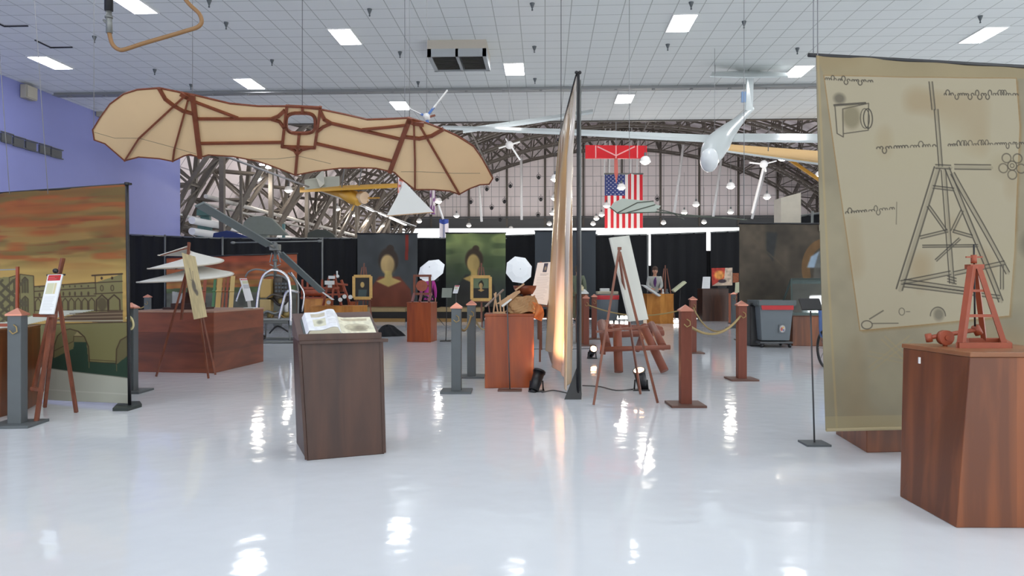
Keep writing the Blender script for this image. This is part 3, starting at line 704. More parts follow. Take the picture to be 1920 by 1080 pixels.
nrm = (FL-RL).normalized(); sd = (FR-FL).normalized()
k0, k1 = Tt[0]-sd*.01+nrm*.03, Tt[1]+sd*.04+nrm*.03
MB().bar(k0+up*.0, k1+up*.0, .05, .025).build('trim_strip', M_dark_w, t, bevel=.003)
# sloping desk: wedge from front (z=LZ+.02) to rear (z=1.02)
f0, f1 = Tt[0]-sd*.01+up*.02+nrm*.01, Tt[1]-sd*.005+up*.02+nrm*.01; r0, r1 = at(548, 588, dRL), at(694, 584, depth(RR))
fl0, fl1, rl0, rl1 = f0-up*.015, f1-up*.015, Vector((r0.x, r0.y, LZ+.005)), Vector((r1.x, r1.y, LZ+.005))
MB().add([fl0, fl1, rl1, rl0, f0, f1, r1, r0], [(3, 2, 1, 0), (4, 5, 6, 7), (0, 1, 5, 4), (1, 2, 6, 5), (2, 3, 7, 6), (3, 0, 4, 7)]).build('sloping_top', M_ledge, t, bevel=.003)
MB().bar(f0+nrm*.012+up*.008, f1+nrm*.012+up*.008, .06, .022, up=nrm).build('book_ledge', M_dark_w, t, bevel=.003)
# open book on the slope
sl = (r0-f0); sln = sd.cross(sl).normalized(); sln = sln if sln.z > 0 else -sln
def on(u, v, o=0): return (f0*(1-u)+f1*u)*(1-v)+(r0*(1-u)+r1*u)*v+sln*o
t = thing('open_book', 'large open picture book with curled left pages lying on the dark lectern', 'book', on(.5, .4))
U0, UM, U1, V0, V1 = .10, .52, .955, .07, .70
prof = lambda s: .026*math.exp(-((s-.78)/.24)**2)+.040*(1-s)**.0*min(1, s*14)*min(1, (1-s)*9) # page block rise towards the spine, left side
cvb = Canvas(0, 0, 100, 80, (232, 234, 240), 2)
cvb.poly([(22, 8), (62, 10), (60, 26), (22, 24)], (196, 188, 170), 1, 2); cvb.poly([(24, 34), (60, 34), (58, 66), (24, 64)], (216, 214, 192), 1, 2); cvb.ell(42, 48, 8, 8, (120, 120, 110), .7, .9)
cvb.text(66, 8, 92, 36, 7, (150, 150, 150)); cvb.text(66, 42, 92, 64, 5, (170, 168, 160), 3); cvb.noise(9, 7, .04, seed=3)
def lp(u, v):
    sh_ = u.shape; out_ = np.zeros(sh_+(3,))
    for i in np.ndindex(sh_):
        uu, vv = u[i], 1-v[i]; out_[i] = on(U0+(UM-U0)*uu+.02*uu*vv, V0+(V1+.06-V0)*vv, .010+prof(uu))
    return out_
cvb.mesh('left_pages', lp, M_print, t, thick=.003)
cvr = Canvas(0, 0, 100, 80, (226, 222, 200), 2); cvr.ell(50, 50, 34, 16, (176, 166, 140), .6, .5); cvr.ell(58, 52, 16, 11, (120, 112, 98), .7, .9); cvr.ring(50, 48, 34, 15, 1.5, (140, 130, 110), .6)
cvr.poly([(10, 8), (88, 8), (86, 18), (40, 20), (12, 16)], (184, 172, 146), .9, 2); cvr.text(30, 55, 80, 68, 6, (120, 112, 98), 4); cvr.noise(8, 8, .06, seed=4)
def rp_(u, v):
    sh_ = u.shape; out_ = np.zeros(sh_+(3,))
    for i in np.ndindex(sh_): out_[i] = on(UM+(U1-UM)*u[i], V0+(V1-V0)*(1-v[i]), .014+.012*math.exp(-(u[i]/.12)**2))
    return out_
cvr.mesh('right_page', rp_, M_print, t, thick=.003)
f = MB()
def blk(nm, ua, ub, pf, m):
    f = MB(); K = 16; vs = []
    for vv in (V0, V1):
        for k in range(K+1): s = k/K; vs += [on(ua+(ub-ua)*s, vv, .003), on(ua+(ub-ua)*s, vv, max(.004, pf(s)))]
    W2 = 2*(K+1); fs = []
    for k in range(K):
        a_ = 2*k; fs += [(a_, a_+2, a_+3, a_+1), (W2+a_, W2+a_+1, W2+a_+3, W2+a_+2), (a_+1, a_+3, W2+a_+3, W2+a_+1), (a_, W2+a_, W2+a_+2, a_+2)]
    fs += [(0, 1, W2+1, W2), (2*K, W2+2*K, W2+2*K+1, 2*K+1)]
    f.add(vs, fs).build(nm, m, t)
blk('page_block', U0+.01, UM, lambda s: prof(s)+.006, mat('page_edges', (214, 208, 186), .7)); blk('page_block', UM, U1, lambda s: .011, mat('page_edges', (210, 204, 182), .7))
MB().add([on(U0-.025, V0-.02, .0015), on(U1+.012, V0-.02, .0015), on(U1+.012, V1+.02, .0015), on(U0-.025, V1+.02, .0015)]+[on(U0-.025, V0-.02, .006), on(U1+.012, V0-.02, .006), on(U1+.012, V1+.02, .006), on(U0-.025, V1+.02, .006)],
         [(3, 2, 1, 0), (4, 5, 6, 7), (0, 1, 5, 4), (1, 2, 6, 5), (2, 3, 7, 6), (3, 0, 4, 7)]).build('cover', mat('book_cover', (84, 92, 92), .5), t)
# ================================================================== rope posts
def post(name, m, mb_, label, group):
    t = thing(name, label, 'post', (0, 0, 0), 0, group)
    MB().box((0, 0, .012), (.36, .36, .024)).build('base_plate', mb_, t, True, bevel=.003)
    col_ = MB().box((0, 0, .5), (.115, .115, .96)).build('column', m, t, True, bevel=.006)
    MB().add([(x*.07, y*.07, .98) for x, y in ((-1, -1), (1, -1), (1, 1), (-1, 1))]+[(x*.07, y*.07, .995) for x, y in ((-1, -1), (1, -1), (1, 1), (-1, 1))]+[(0, 0, 1.05)],
             [(3, 2, 1, 0), (0, 1, 5, 4), (1, 2, 6, 5), (2, 3, 7, 6), (3, 0, 4, 7), (4, 5, 8), (5, 6, 8), (6, 7, 8), (7, 4, 8)]).build('cap', M_copper, col_, True)
    MB().tube([(.0, -.062, .9), (.03, -.075, .88), (.035, -.075, .84), (0, -.075, .82), (-.03, -.072, .85)], .006, 6).build('hook', M_rope, col_, True)
    return t
PB = post('rope_post', M_brownp, M_brownb, '', 'brown rope posts'); PG = post('rope_post', M_greyp, M_greyp, '', 'grey rope posts')
posts = {}
def pst(key, proto, px, py, label, rz=TH):
    p = G(px, py); o = proto if key in ('A', 'g1') else dup(proto)
    o.location = p; o.rotation_euler = (0, 0, rz); o['label'] = label; TM[o.name] = Matrix.Translation(p) @ Matrix.Rotation(rz, 4, 'Z'); posts[key] = p
pst('A', PB, 1285, 760, 'nearest brown rope post, right of the log trestle'); pst('B', PB, 1299, 662, 'brown rope post directly behind the nearest brown one')
pst('C', PB, 1390, 712, 'brown rope post left of the grey trash bin')
pst('D', PB, 1099, 648, 'brown rope post left of the log trestle'); pst('E', PB, 1114, 636, 'brown rope post partly behind another at the left of the log trestle')
pst('g1', PG, 856, 735, 'front grey rope post of the pair left of the orange plinth'); pst('g2', PG, 884, 707, 'rear grey rope post of the pair left of the orange plinth')
pst('g3', PG, 33, 797, 'large grey rope post at the far left edge', TH+.1); pst('g4', PG, 246, 735, 'grey rope post half hidden behind the sunset banner pole'); pst('g5', PG, 277, 640, 'grey rope post behind the wide low plinth at left')
pst('g6', PG, 1375, 615, 'grey rope post beside the dark brown backdrop')
pst('F', PB, 1378, 607, 'brown rope post farthest back near the dark backdrop')
def rope(a, b, sag, label, za=.86, zb_=.86):
    a = Vector((a.x, a.y, za)); b = Vector((b.x, b.y, zb_)); P = [a.lerp(b, i/20)-Vector((0, 0, 4*sag*(i/20)*(1-i/20))) for i in range(21)]
    tag(MB().tube(P, .014, 6).build('barrier_rope', M_rope), label, 'rope')
rope(posts['A'], posts['C'], .18, 'sagging rope between the nearest brown post and the post by the bin')
rope(posts['B'], posts['C'], .33, 'rope hanging lowest between the rear brown post and the post by the bin')
rope(posts['B'], posts['D'], .2, 'long rope running left behind the easel from the rear brown post')
rope(posts['g1'], posts['g2'], .18, 'short rope between the two grey posts'); q = G(912, 640); rope(posts['g2'], q, .12, 'rope drooping from the rear grey post towards the orange plinth', .9, .3)
rope(posts['g5'], G(247, 640), .12, 'rope tied to the grey post behind the wide plinth')
pk = at(241, 600, 7.5); tag(MB().tube(smooth([at(x, y, 7.6) for x, y in ((240, 592), (247, 598), (250, 610), (246, 617), (241, 612), (243, 600))]), .012, 6).cyl(at(238, 596, 7.5), at(241, 596, 7.62), .012).build('rope_loop', mat('pale_rope', (206, 196, 150), .9)), 'pale rope loop tied to the pole of the sunset banner', 'rope')
# ================================================================== easels
def easel(label, loc, rz, h=1.7, w=.75, shelf=.75, d=.75, m=None, r=.032):
    m = m or M_easel; t = thing('easel', label, 'easel', loc, rz)
    for s in (-1, 1): MB().bar((s*w/2, 0, .0+r/2), (s*.05, .22, h), r, r*.7).build('leg', m, t, True)
    MB().bar((0, d, r/2), (0, .24, h*.98), r, r*.7).build('leg', m, t, True)
    MB().bar((-w*.42, .09*shelf, shelf), (w*.42, .09*shelf, shelf), r*1.3, r*.8).build('shelf', m, t, True)
    MB().bar((0, .08, .25), (0, .25, h+.12), r*1.1, r*.6).build('mast', m, t, True)
    MB().bar((-w*.3, .1, .5*h), (w*.3, .1, .5*h), r, r*.6).build('crossbar', m, t, True)
    return t
def foot(px, py, z=0): p = G(px, py); p.z = z; return p
def atz(px, D, z): p = at(px, HY, D); p.z = z; return p
# ================================================================== sunset banner on the left
cv = Canvas(-70, 340, 242, 762, (150, 112, 62)); X, Y = cv.X, cv.Y
g = np.clip((Y-350)/150, 0, 1)[..., None]; cv.a[:] = np.array((142, 104, 58))*(1-g)+np.array((186, 154, 88))*g
cv.noise(70, 9, .6, (112, 98, 56), seed=21, thr=.45); cv.noise(55, 7, .7, (176, 92, 48), seed=22, thr=.5); cv.noise(80, 12, .5, (160, 84, 42), seed=23, thr=.55); cv.noise(40, 5, .5, (128, 64, 40), seed=24, thr=.72)
cv.mix(np.clip((Y-478)/25, 0, 1)*.9, (186, 156, 90)); cv.noise(60, 8, .05, seed=9)
dk = (66, 50, 38); st = (126, 120, 80); st2 = (138, 130, 88)
Q = lambda x, y: (x/3.6, 320+y/3.6); R7 = lambda x, y: (x/4.5, 580+y/4.5)
cv.poly([Q(265, 770), Q(680, 748), Q(840, 690), Q(840, 960), Q(265, 990)], st); cv.poly([(-70, 520), Q(100, 695), Q(175, 678), Q(262, 690), Q(265, 1000), (-70, 640)], st)
cv.line([Q(100, 700), Q(175, 678), Q(262, 692), Q(265, 960)], 1.5, dk); cv.line([Q(172, 680), Q(172, 980)], 1.3, dk); cv.line([Q(100, 700), Q(100, 990)], 1.2, dk)
for (x, y) in ((150, 760), (205, 760), (150, 900), (205, 900)):
    cv.poly([Q(x-20, y+55), Q(x-20, y-40), Q(x, y-62), Q(x+20, y-40), Q(x+20, y+55)], (92, 88, 60)); cv.line([Q(x-20, y+55), Q(x-20, y-40), Q(x, y-62), Q(x+20, y-40), Q(x+20, y+55)], 1.3, dk); cv.line([Q(x, y-50), Q(x, y+55)], 1, dk)
for k in range(-6, 3):
    cv.line([(k*22-10, 528), (k*22+36, 572)], 6, (84, 78, 58)); cv.line([(k*22+36, 520), (k*22-10, 566)], 5, (84, 78, 58)); cv.line([(k*22-10, 575), (k*22+36, 612)], 6, (84, 78, 58)); cv.line([(k*22+36, 565), (k*22-10, 605)], 5, (84, 78, 58))
    if k > 0: break
cv.poly([Q(100, 695), Q(175, 678), Q(262, 690), Q(265, 1000), Q(100, 1000)], st, .0)
cv.line([Q(265, 770), Q(680, 748)], 2.2, dk); cv.line([Q(265, 805), Q(680, 785)], 1.8, dk); cv.line([Q(265, 850), Q(680, 842)], 1.8, dk); cv.line([Q(660, 698), Q(840, 690)], 3, dk); cv.line([Q(678, 700), Q(682, 830)], 1.5, dk); cv.line([Q(672, 750), Q(840, 742)], 1.8, dk); cv.line([Q(672, 828), Q(840, 820)], 1.8, dk)
for x in (300, 465, 510, 547, 590, 635): cv.ell(*Q(x, 825 if x > 400 else 830), 1.8, 4.2, dk, .8, .4); cv.ell(*Q(x, 772), 1.4, 2.2, dk, .8, .4)
for x in (718, 780): cv.ring(*Q(x, 788), 2.3, 5.5, 1.3, dk); cv.ell(*Q(x, 718), 1.8, 3, dk)
for x in (290, 432, 478, 522, 568, 612, 655):
    cv.line([Q(x-18, 942), Q(x-18, 880), Q(x, 856), Q(x+18, 880), Q(x+18, 942)], 1.6, dk)
for x in (718, 790): cv.line([Q(x-35, 948), Q(x-33, 870), Q(x, 835), Q(x+33, 870), Q(x+35, 948)], 2.2, dk)
cv.ell(*Q(718, 900), 8, 13, (76, 66, 48), .7, .3); cv.line([Q(265, 945), Q(840, 945)], 1.5, dk)
cv.poly([(-70, 625), (0, 608), (20, 606), (110, 583), (190, 581), (120, 596), (40, 616), (0, 622), (-70, 650)], (196, 200, 188))
cv.poly([Q(600, 960), Q(840, 945), Q(840, 1030), Q(380, 1020)], (104, 86, 66)); 
for k in range(5): cv.line([Q(430+k*20, 1010-k*11), Q(840, 1000-k*12)], 1.2, (150, 134, 108) if k % 2 else (76, 58, 46))
cv.line([Q(380, 1022), Q(840, 1015)], 2, (176, 172, 150))
cv.poly([(-70, 660), (40, 612), (242, 604), (242, 720), (-70, 700)], (122, 118, 78)); cv.line([(40, 612), (242, 605)], 1.5, dk)
cv.poly([(-70, 668), R7(240, 425), R7(490, 430), R7(800, 462), R7(1090, 470), R7(1090, 600), R7(240, 512), (-70, 680)], (44, 66, 54))
cv.line([R7(240, 400), R7(490, 432)], 1.2, dk); cv.line([R7(795, 445), R7(1000, 455)], 1.2, dk); cv.line([R7(795, 462), R7(1000, 474)], 1.2, dk)
ar = [R7(495, 430), R7(500, 330), R7(530, 240), R7(580, 190), R7(640, 175), R7(710, 195), R7(760, 245), R7(790, 330), R7(795, 560), R7(560, 540), R7(500, 440)]
cv.poly(ar, (112, 106, 72)); cv.poly([R7(500, 440), R7(670, 350), R7(672, 290), R7(775, 292), R7(795, 560), R7(540, 540)], (44, 66, 54)); cv.line(ar[:8]+[R7(795, 460)], 1.8, dk); cv.line([R7(500, 375), R7(670, 285), R7(672, 240), R7(740, 240)], 1.2, dk); cv.poly([R7(675, 235), R7(700, 200), R7(740, 235)], (150, 140, 100))
ar = [R7(995, 480), R7(1000, 350), R7(1030, 270), R7(1090, 230), R7(1090, 560), R7(1000, 560)]; cv.poly(ar, (104, 98, 68)); cv.poly([R7(1000, 480), R7(1090, 400), R7(1090, 560), R7(1000, 560)], (44, 66, 54)); cv.line(ar[:4], 1.8, dk)
cv.poly([(-70, 676), R7(240, 512), R7(1090, 598), (242, 765), (-70, 765)], (178, 180, 168)); cv.line([(-70, 738), (242, 744)], 2, (196, 198, 188), .8); cv.line([R7(240, 512), R7(1090, 598)], 1.5, (130, 130, 118))
cv.a *= (1-.17*np.clip((530-Y)/60, 0, 1))[..., None]; cv.noise(120, 200, .05, seed=77)
pb = G(243, 765); D1 = depth(pb); D2_ = 8.35
TL, TRp, BR_, BL_ = at(-70, 367, D2_), at(236, 346, D1), at(240, 757, D1), at(-70, 742, D2_)
t = thing('sunset_banner', 'wide cloth banner with an orange sunset over arcaded buildings and a bridge, at left', 'banner', (TL+BR_)/2*Vector((1, 1, 0)) if False else Vector(((TL.x+BR_.x)/2, (TL.y+BR_.y)/2, 0)))
cv.mesh('printed_cloth', quadfn(TL, TRp, BR_, BL_, rip=lambda u, v: .01*np.sin(u*13+v*2)), M_print, t)
MB().cyl(TL, at(246, 345, D1), .012, n=8).build('top_rod', M_black, t)
MB().cyl(Vector((pb.x, pb.y, .02)), at(238, 345, D1), .017, n=10).cyl(at(238, 347, D1), at(238, 342, D1), .025, n=10).build('pole', M_black, t)
MB().add([at(x, y, 0) for x, y in ()], []).prism([foot(211, 771), foot(225, 757), foot(262, 757), foot(266, 763), foot(240, 771)], (0, 0, .03)).build('foot_plate', mat('dark_green_base', (38, 48, 46), .5), t)
for (px, D) in ((18, 8.0), (90, 7.8)): a = at(px, 358, D); wire(a-Vector((0, 0, .03)), (a.x-.4, a.y, CZ), 'wire above the sunset banner, %s one' % ('left' if px == 18 else 'right'))
# far left plinth and model uprights
a, b_ = G(52, 768), G(-60, 800); c_ = G(-60, 735)
t = plinth('display_plinth', [b_, a, a+(FW*.95+RT*-.35)*.5, b_+(FW*.95+RT*-.35)*.5], .83, M_orangew if False else M_redwood, 'red wooden plinth cut off by the left edge behind the grey rope post')
D_ = depth(a)+.1; t = thing('wooden_frame_model', 'thin wooden upright frame model standing on the far-left plinth', 'model', atz(0, D_, .83))
MB().bar(atz(32, D_, .83), at(33, 500, D_), .024).build('upright', M_model, t); MB().bar(at(33, 505, D_), at(-60, 508, D_), .012).build('top_rail', M_alu, t); MB().bar(atz(-50, D_, .83), at(-50, 500, D_), .024).build('upright', M_model, t)
MB().bar(atz(-55, D_, .845), atz(38, D_, .845), .06, .03).build('base', M_model, t)
def signboard(name, label, quad, paint, th=.006, cat='sign', base=(228, 230, 232), res=3, size=None):
    """quad: world tl, tr, br, bl"""
    w = (quad[1]-quad[0]).length; h = (quad[3]-quad[0]).length; cvs = Canvas(0, 0, 100, 100*h/w, base, res if max(w, h) < 3 else res); paint(cvs, 100*h/w)
    o = cvs.mesh(name, quadfn(*quad), M_print, None, thick=th)
    return tag(o, label, cat)
def red_sign(c, h):
    c.poly([(6, 4), (94, 4), (94, h*.16), (6, h*.16)], (178, 42, 46)); c.text(14, h*.05, 86, h*.14, 2, (226, 180, 180), 2, 2.5)
    c.poly([(12, h*.22), (60, h*.22), (60, h*.5), (12, h*.5)], (200, 200, 172)); c.poly([(62, h*.22), (78, h*.22), (78, h*.5), (62, h*.5)], (206, 196, 160)); c.text(12, h*.56, 90, h*.92, 9, (140, 142, 150), 3, 1.5)
# easel at left with exhibition sign
t = thing('easel', 'reddish wooden easel carrying a red-headed exhibition sign in front of the sunset banner', 'easel', Vector((G(95, 790).x, G(95, 790).y, 0)))
A1, A2, A3 = G(68, 794), G(143, 775), atz(84, 7.5, 0); da, db, dc = depth(A1), depth(A2), depth(A3); ap = at(114, 500, 6.95)
ap1 = at(108, 520, 6.85)
MB().bar(A1+UP*.01, ap1, .035, .025).build('leg', M_easel, t); MB().bar(A2+UP*.01, at(108, 545, 6.9), .03, .025).build('leg', M_easel, t)
MB().bar(A3+UP*.01, at(110, 540, 7.1), .03, .025).build('leg', M_easel, t); MB().bar(at(62, 733, 7.1), at(118, 484, 7.05), .04, .022).build('mast', M_easel, t)
MB().bar(at(58, 728, 7.0), at(81, 732, 7.0), .03).build('crossbar', M_easel, t); MB().bar(at(64, 591, 6.75), at(106, 592, 6.75), .035, .03).build('shelf', M_easel, t)
MB().bar(at(88, 516, 6.9), at(122, 515, 6.9), .016).ball(at(104, 508, 6.95), .025, 6).build('top_clamp', M_black, t)
signboard('exhibition_sign', 'tall white sign with a red heading propped on the left easel', (at(91, 516, 6.86), at(118, 515, 6.86), at(101, 589, 6.70), at(74, 589, 6.70)), red_sign, .02)
# ================================================================== wide low plinth with the air screw
c0 = G(401, 700); cr = G(494, 678); cl = c0+(G(240, 697)-c0)*1.0; back = cl+(cr-c0)
PH = .885; plinth('display_plinth', [cl, c0, cr, back], PH, M_redwoodh, 'wide reddish boarded plinth at left carrying the white air screw model', mat('plinth_top_board', (168, 132, 112), .5))
ac = atz(354, 11.35, PH); t = thing('air_screw_model', 'white spiral cloth air screw model on the wide left plinth', 'model', ac)
MB().box((0, 0, .015), (.62, .4, .03)).box((0, 0, .06), (.42, .3, .06)).lathe([(.12, .09), (.1, .16), (.05, .2), (.05, .26)], n=16).build('base', mat('dark_model_wood', (62, 34, 28), .5), t, True)
MB().cyl((0, 0, .2), (0, 0, 1.03), .022, .02, n=10).build('mast', M_model, t, True)
R0 = lambda s: .74-.32*s; zf = lambda s: .57+.40*s; TW = 2.2
M_ss = mat('screw_sail', (232, 230, 222), .65)
hs = MB(); hs.grid(lambda u, v: Vector((math.cos(2*PI*TW*v+2.6)*(.02+u*(R0(v)-.02)), math.sin(2*PI*TW*v+2.6)*(.02+u*(R0(v)-.02)), zf(v)-.17*u*(1-.3*v)+.05*math.sin(2*PI*TW*v+2.6)*u)), 8, 96)
hs.build('spiral_sail', M_ss, t, True, solid=.008)
MB().tube([Vector((math.cos(2*PI*TW*v+2.6)*R0(v), math.sin(2*PI*TW*v+2.6)*R0(v), zf(v)-.17*(1-.3*v)+.05*math.sin(2*PI*TW*v+2.6))) for v in [i/96 for i in range(97)]], .011, 6).build('outer_hoop', mat('sail_hoop', (206, 198, 182), .6), t, True)
f = MB()
for i in range(12):
    v = i/11.5; a_ = 2*PI*TW*v+2.6; f = MB().bar((0, 0, zf(v)-.01), (math.cos(a_)*R0(v)*.97, math.sin(a_)*R0(v)*.97, zf(v)-.18*(1-.3*v)+.05*math.sin(a_)), .012); f.build('sail_rib', M_model, t, True)
# easel with the tall plank board
t = thing('easel', 'slender brown easel in front of the wide left plinth, holding a tall pale plank', 'easel', foot(350, 709))
MB().bar(foot(293, 707, .01), at(352, 500, 10.0), .022).build('leg', M_easel, t); MB().bar(foot(391, 711, .01), at(362, 500, 9.9), .022).build('leg', M_easel, t)
MB().bar(atz(404, 10.22, .01), at(362, 510, 10.05), .022).build('leg', M_easel, t); MB().bar(at(340, 600, 9.95), at(355, 455, 10.0), .028).build('mast', M_easel, t)
def plank_paint(c, h):
    c.noise(8, 60, .06, seed=2); c.noise(3, 90, .04, seed=5); c.ell(48, h*.5, 14, h*.1, (96, 92, 90), .8, .5); c.ell(60, h*.6, 11, h*.05, (90, 86, 86), .7, .6); c.line([(40, h*.22), (42, h*.42), (30, h*.4)], 4, (110, 104, 98), .8); c.line([(60, h*.26), (52, h*.44)], 4, (110, 104, 98), .7)
signboard('plank_board', 'tall narrow pale wooden board with a dark stain-like drawing, leaning on the easel', (at(341, 474, 9.85), at(366, 481, 9.85), at(388, 594, 9.75), at(364, 599, 9.75)), plank_paint, .02, 'board', (208, 192, 150))
t = thing('small_sign', 'small tilted white sign with a red heading on the right end of the wide plinth', 'sign', atz(462, 11.6, PH))
cvs = Canvas(0, 0, 50, 120, (226, 226, 228), 2); red_sign(cvs, 60); cvs.mesh('sign_panel', quadfn(at(449, 522, 11.6), at(463, 522, 11.6), at(475, 563, 11.4), at(461, 565, 11.4)), M_print, t)
MB().bar(at(466, 560, 11.65), atz(468, 11.7, PH+.01), .05, .01).box(atz(468, 11.6, PH+.01), (.16, .1, .015)).build('stand', M_board, t)
# ================================================================== one-man helicopter
hc = G(520, 640); HD = depth(hc); t = thing('helicopter', 'small open-frame grey helicopter with silver tube hoops behind the wide plinth', 'helicopter', hc)
A = lambda x, y, d=0.: at(x, y, HD+d)
def tube(nm, pts, r, m, n=8): return MB().tube(smooth(pts), r, n).build(nm, m, t)
tube('front_hoop', [A(480, 600, -.6), A(483, 560, -.6), A(490, 525, -.6), (A(500, 511, -.6)), A(514, 506, -.6), A(530, 511, -.6), A(541, 525, -.6), A(545, 560, -.6), A(545, 610, -.6)], .028, M_chrome)
tube('rear_hoop', [A(540, 512, .1), A(550, 520, .1), A(557, 535, .1), A(559, 560, .1), A(558, 600, .1)], .026, M_alu)
tube('side_tube', [A(523, 598, -.5), A(530, 570, -.5), A(536, 550, -.5), A(545, 545, -.5), A(560, 548, -.2)], .028, M_chrome)
tube('side_tube', [A(460, 520, .4), A(466, 510, .4), A(480, 505, .4), A(500, 508, .4)], .02, M_alu)
tube('side_tube', [A(443, 565, .2), A(450, 545, .2), A(458, 528, .2)], .02, M_chrome)
tube('side_tube', [A(545, 510, .2), A(562, 535, .2), A(570, 552, .2), A(566, 585, .2)], .02, M_chrome)
MB().box(A(515, 597, 0), (1.35, 1.0, .05), Matrix.Rotation(TH, 3, 'Z')).box(A(515, 603, 0), (1.2, .06, .09), Matrix.Rotation(TH, 3, 'Z')).build('floor_pan', M_alu, t, bevel=.01)
for s in (-1, 1):
    y_ = s*.55; f = MB(); a_ = hc+RT*-.75+FW*y_+UP*.035; b_ = hc+RT*.7+FW*y_+UP*.035; f.tube(smooth([a_+RT*-.12+UP*.1, a_, b_, b_+RT*.1+UP*.06]), .03, 8); f.build('skid', M_alu, t)
    for k in (-.45, .45): MB().cyl(hc+RT*k+FW*y_+UP*.04, hc+RT*k*.8+FW*y_*.6+UP*.5, .018, n=8).build('strut', M_alu, t)
MB().cyl(hc+RT*-.15+UP*.12+FW*-.62, hc+RT*-.15+UP*.12+FW*-.5, .06, n=14).build('ground_wheel', M_black, t)
# engine: block, fins, pipes
MB().box(A(522, 545, .2), (.42, .4, .5)).build('engine_block', mat('engine_grey', (74, 72, 70), .5, .5, noise=.3, scale=14), t, bevel=.02)
f = MB()
for k in range(7): f.cyl(A(516, 528+k*5, .05), A(532, 528+k*5, .05), .13, n=14)
f.build('cylinder_fins', M_steel, t)
MB().tube(smooth([A(540, 545, -.1), A(538, 565, -.2), A(524, 572, -.2), A(510, 560, -.1), A(500, 566)]), .03, 8).build('exhaust_pipe', mat('dark_pipe', (62, 56, 52), .5, .5), t)
MB().lathe([(.0, 0), (.09, .01), (.1, .06), (.1, .1), (.0, .11)], A(520, 612, .1), 14).build('fuel_filter', M_alu, t)
gp = MB()
for i in range(4):
    for j in range(3): gp.box(A(518+i*6, 532+j*7, -.15), (.05, .02, .05))
gp.build('cooling_grid', M_greyp, t)
MB().box(A(500, 541, -.1), (.25, .2, .42)).build('fuel_tank', mat('tan_tank', (190, 156, 90), .5), t, bevel=.03)
MB().box(A(500, 573, -.1), (.25, .2, .28)).build('seat_box', mat('tan_box', (184, 158, 104), .5), t, bevel=.02)
MB().cyl(A(516, 525), A(516, 470), .035, n=12).cyl(A(516, 508), A(516, 502), .07, n=12).cyl(A(516, 490), A(516, 486), .06, n=12).build('rotor_mast', M_alu, t)
MB().box(A(516, 464), (.2, .2, .14)).cyl(A(507, 464), A(525, 464), .06, n=12).ball(A(516, 457), .05, 6).build('rotor_hub', M_alu, t, bevel=.01)
for sx in (-1, 1): MB().bar(A(516+sx*10, 492), A(516+sx*6, 474), .02).bar(A(516+sx*10, 496), A(516, 500), .02).build('control_link', M_alu, t)
MB().cyl(A(437, 455), A(598, 452), .014, n=8).ball(A(437, 455), (.06, .03, .03), 6).ball(A(599, 452), (.06, .03, .03), 6).build('stabilizer_bar', M_alu, t)
for (pts, r, m_) in (([A(494, 520), A(506, 516), A(528, 518), A(540, 526)], .03, M_alu), ([A(500, 560, -.2), A(512, 552, -.2), A(530, 556, -.2), A(545, 552, -.2)], .02, M_steel), ([A(486, 596, -.3), A(500, 584, -.3), A(516, 588, -.3), A(530, 580, -.2)], .03, M_alu), ([A(508, 600, -.2), A(515, 585, -.2), A(528, 592, -.2), A(540, 600, -.2)], .025, mat('brass_pipe', (150, 120, 70), .4, .6)), ([A(505, 625, -.3), A(520, 612, -.3), A(540, 622, -.3)], .018, M_black)): MB().tube(smooth(pts), r, 8).build('engine_pipe', m_, t)
for (x, y) in ((507, 592), (536, 590), (528, 566)): MB().lathe([(0, -.08), (.07, -.07), (.08, 0), (.07, .07), (0, .08)], A(x, y, -.1), 12).build('instrument', mat('ochre_part', (150, 130, 80), .4, .4), t)
MB().cyl(A(537, 565, -.15), A(537, 585, -.15), .04, n=12).build('white_bottle', M_whitep, t)
M_blade = mat('blade_grey', (108, 118, 118), .4)
hb = A(516, 466); e1 = at(374, 383, 12.6); e2 = at(604, 547, 17.6)
for e in (e1, e2):
    d = e-hb; f = MB(); f.bar(hb+d*.03, hb+d*.12, .08, .04, 1); f.bar(hb+d*.1, e, .17, .035, 0, up=(-.35, -.35, .87)); f.build('rotor_blade', [M_blade, M_alu], t)
# ================================================================== back sunset banner, planks, honey tables
cv = Canvas(300, 470, 560, 600, (190, 96, 66)); X, Y = cv.X, cv.Y; g = np.clip((Y-478)/60, 0, 1)[..., None]; cv.a[:] = np.array((186, 92, 64))*(1-g)+np.array((196, 158, 84))*g
cv.noise(60, 5, .6, (150, 92, 72), seed=31, thr=.5); cv.noise(50, 6, .6, (206, 112, 70), seed=32, thr=.5)
cv.poly([(300, 540), (360, 536), (420, 538), (560, 534), (560, 550), (300, 552)], (106, 122, 84)); cv.poly([(300, 550), (560, 548), (560, 600), (300, 600)], (120, 122, 110)); cv.poly([(312, 545), (345, 552), (330, 578), (312, 580)], (206, 206, 200)); cv.noise(14, 8, .15, seed=33); cv.a *= .86
t = thing('sunset_banner', 'second sunset printed banner behind the small helicopter', 'banner', atz(430, 21, 0))
cv.mesh('printed_cloth', quadfn(at(312, 484, 22.), at(556, 476, 21), at(556, 594, 21), at(312, 592, 22.), rip=lambda u, v: .02*np.sin(u*20)), M_print, t)
MB().cyl(at(310, 483, 22.), at(558, 475.5, 21), .02, n=8).cyl(atz(556.5, 21.05, 0), at(556.5, 475, 21.05), .02, n=8).cyl(atz(311, 22.05, 0), at(311, 482, 22.05), .02, n=8).build('frame', M_black, t)
pls = [(380, 386, 524, (140, 70, 44), 'reddish'), (399, 404, 524, (70, 116, 76), 'green'), (406, 415, 522, (186, 152, 88), 'wide yellowish'), (417, 421, 524, (150, 84, 48), 'thin orange-brown'), (424, 428, 520, (140, 66, 40), 'dark reddish'), (431, 439, 518, (192, 164, 104), 'pale yellow')]
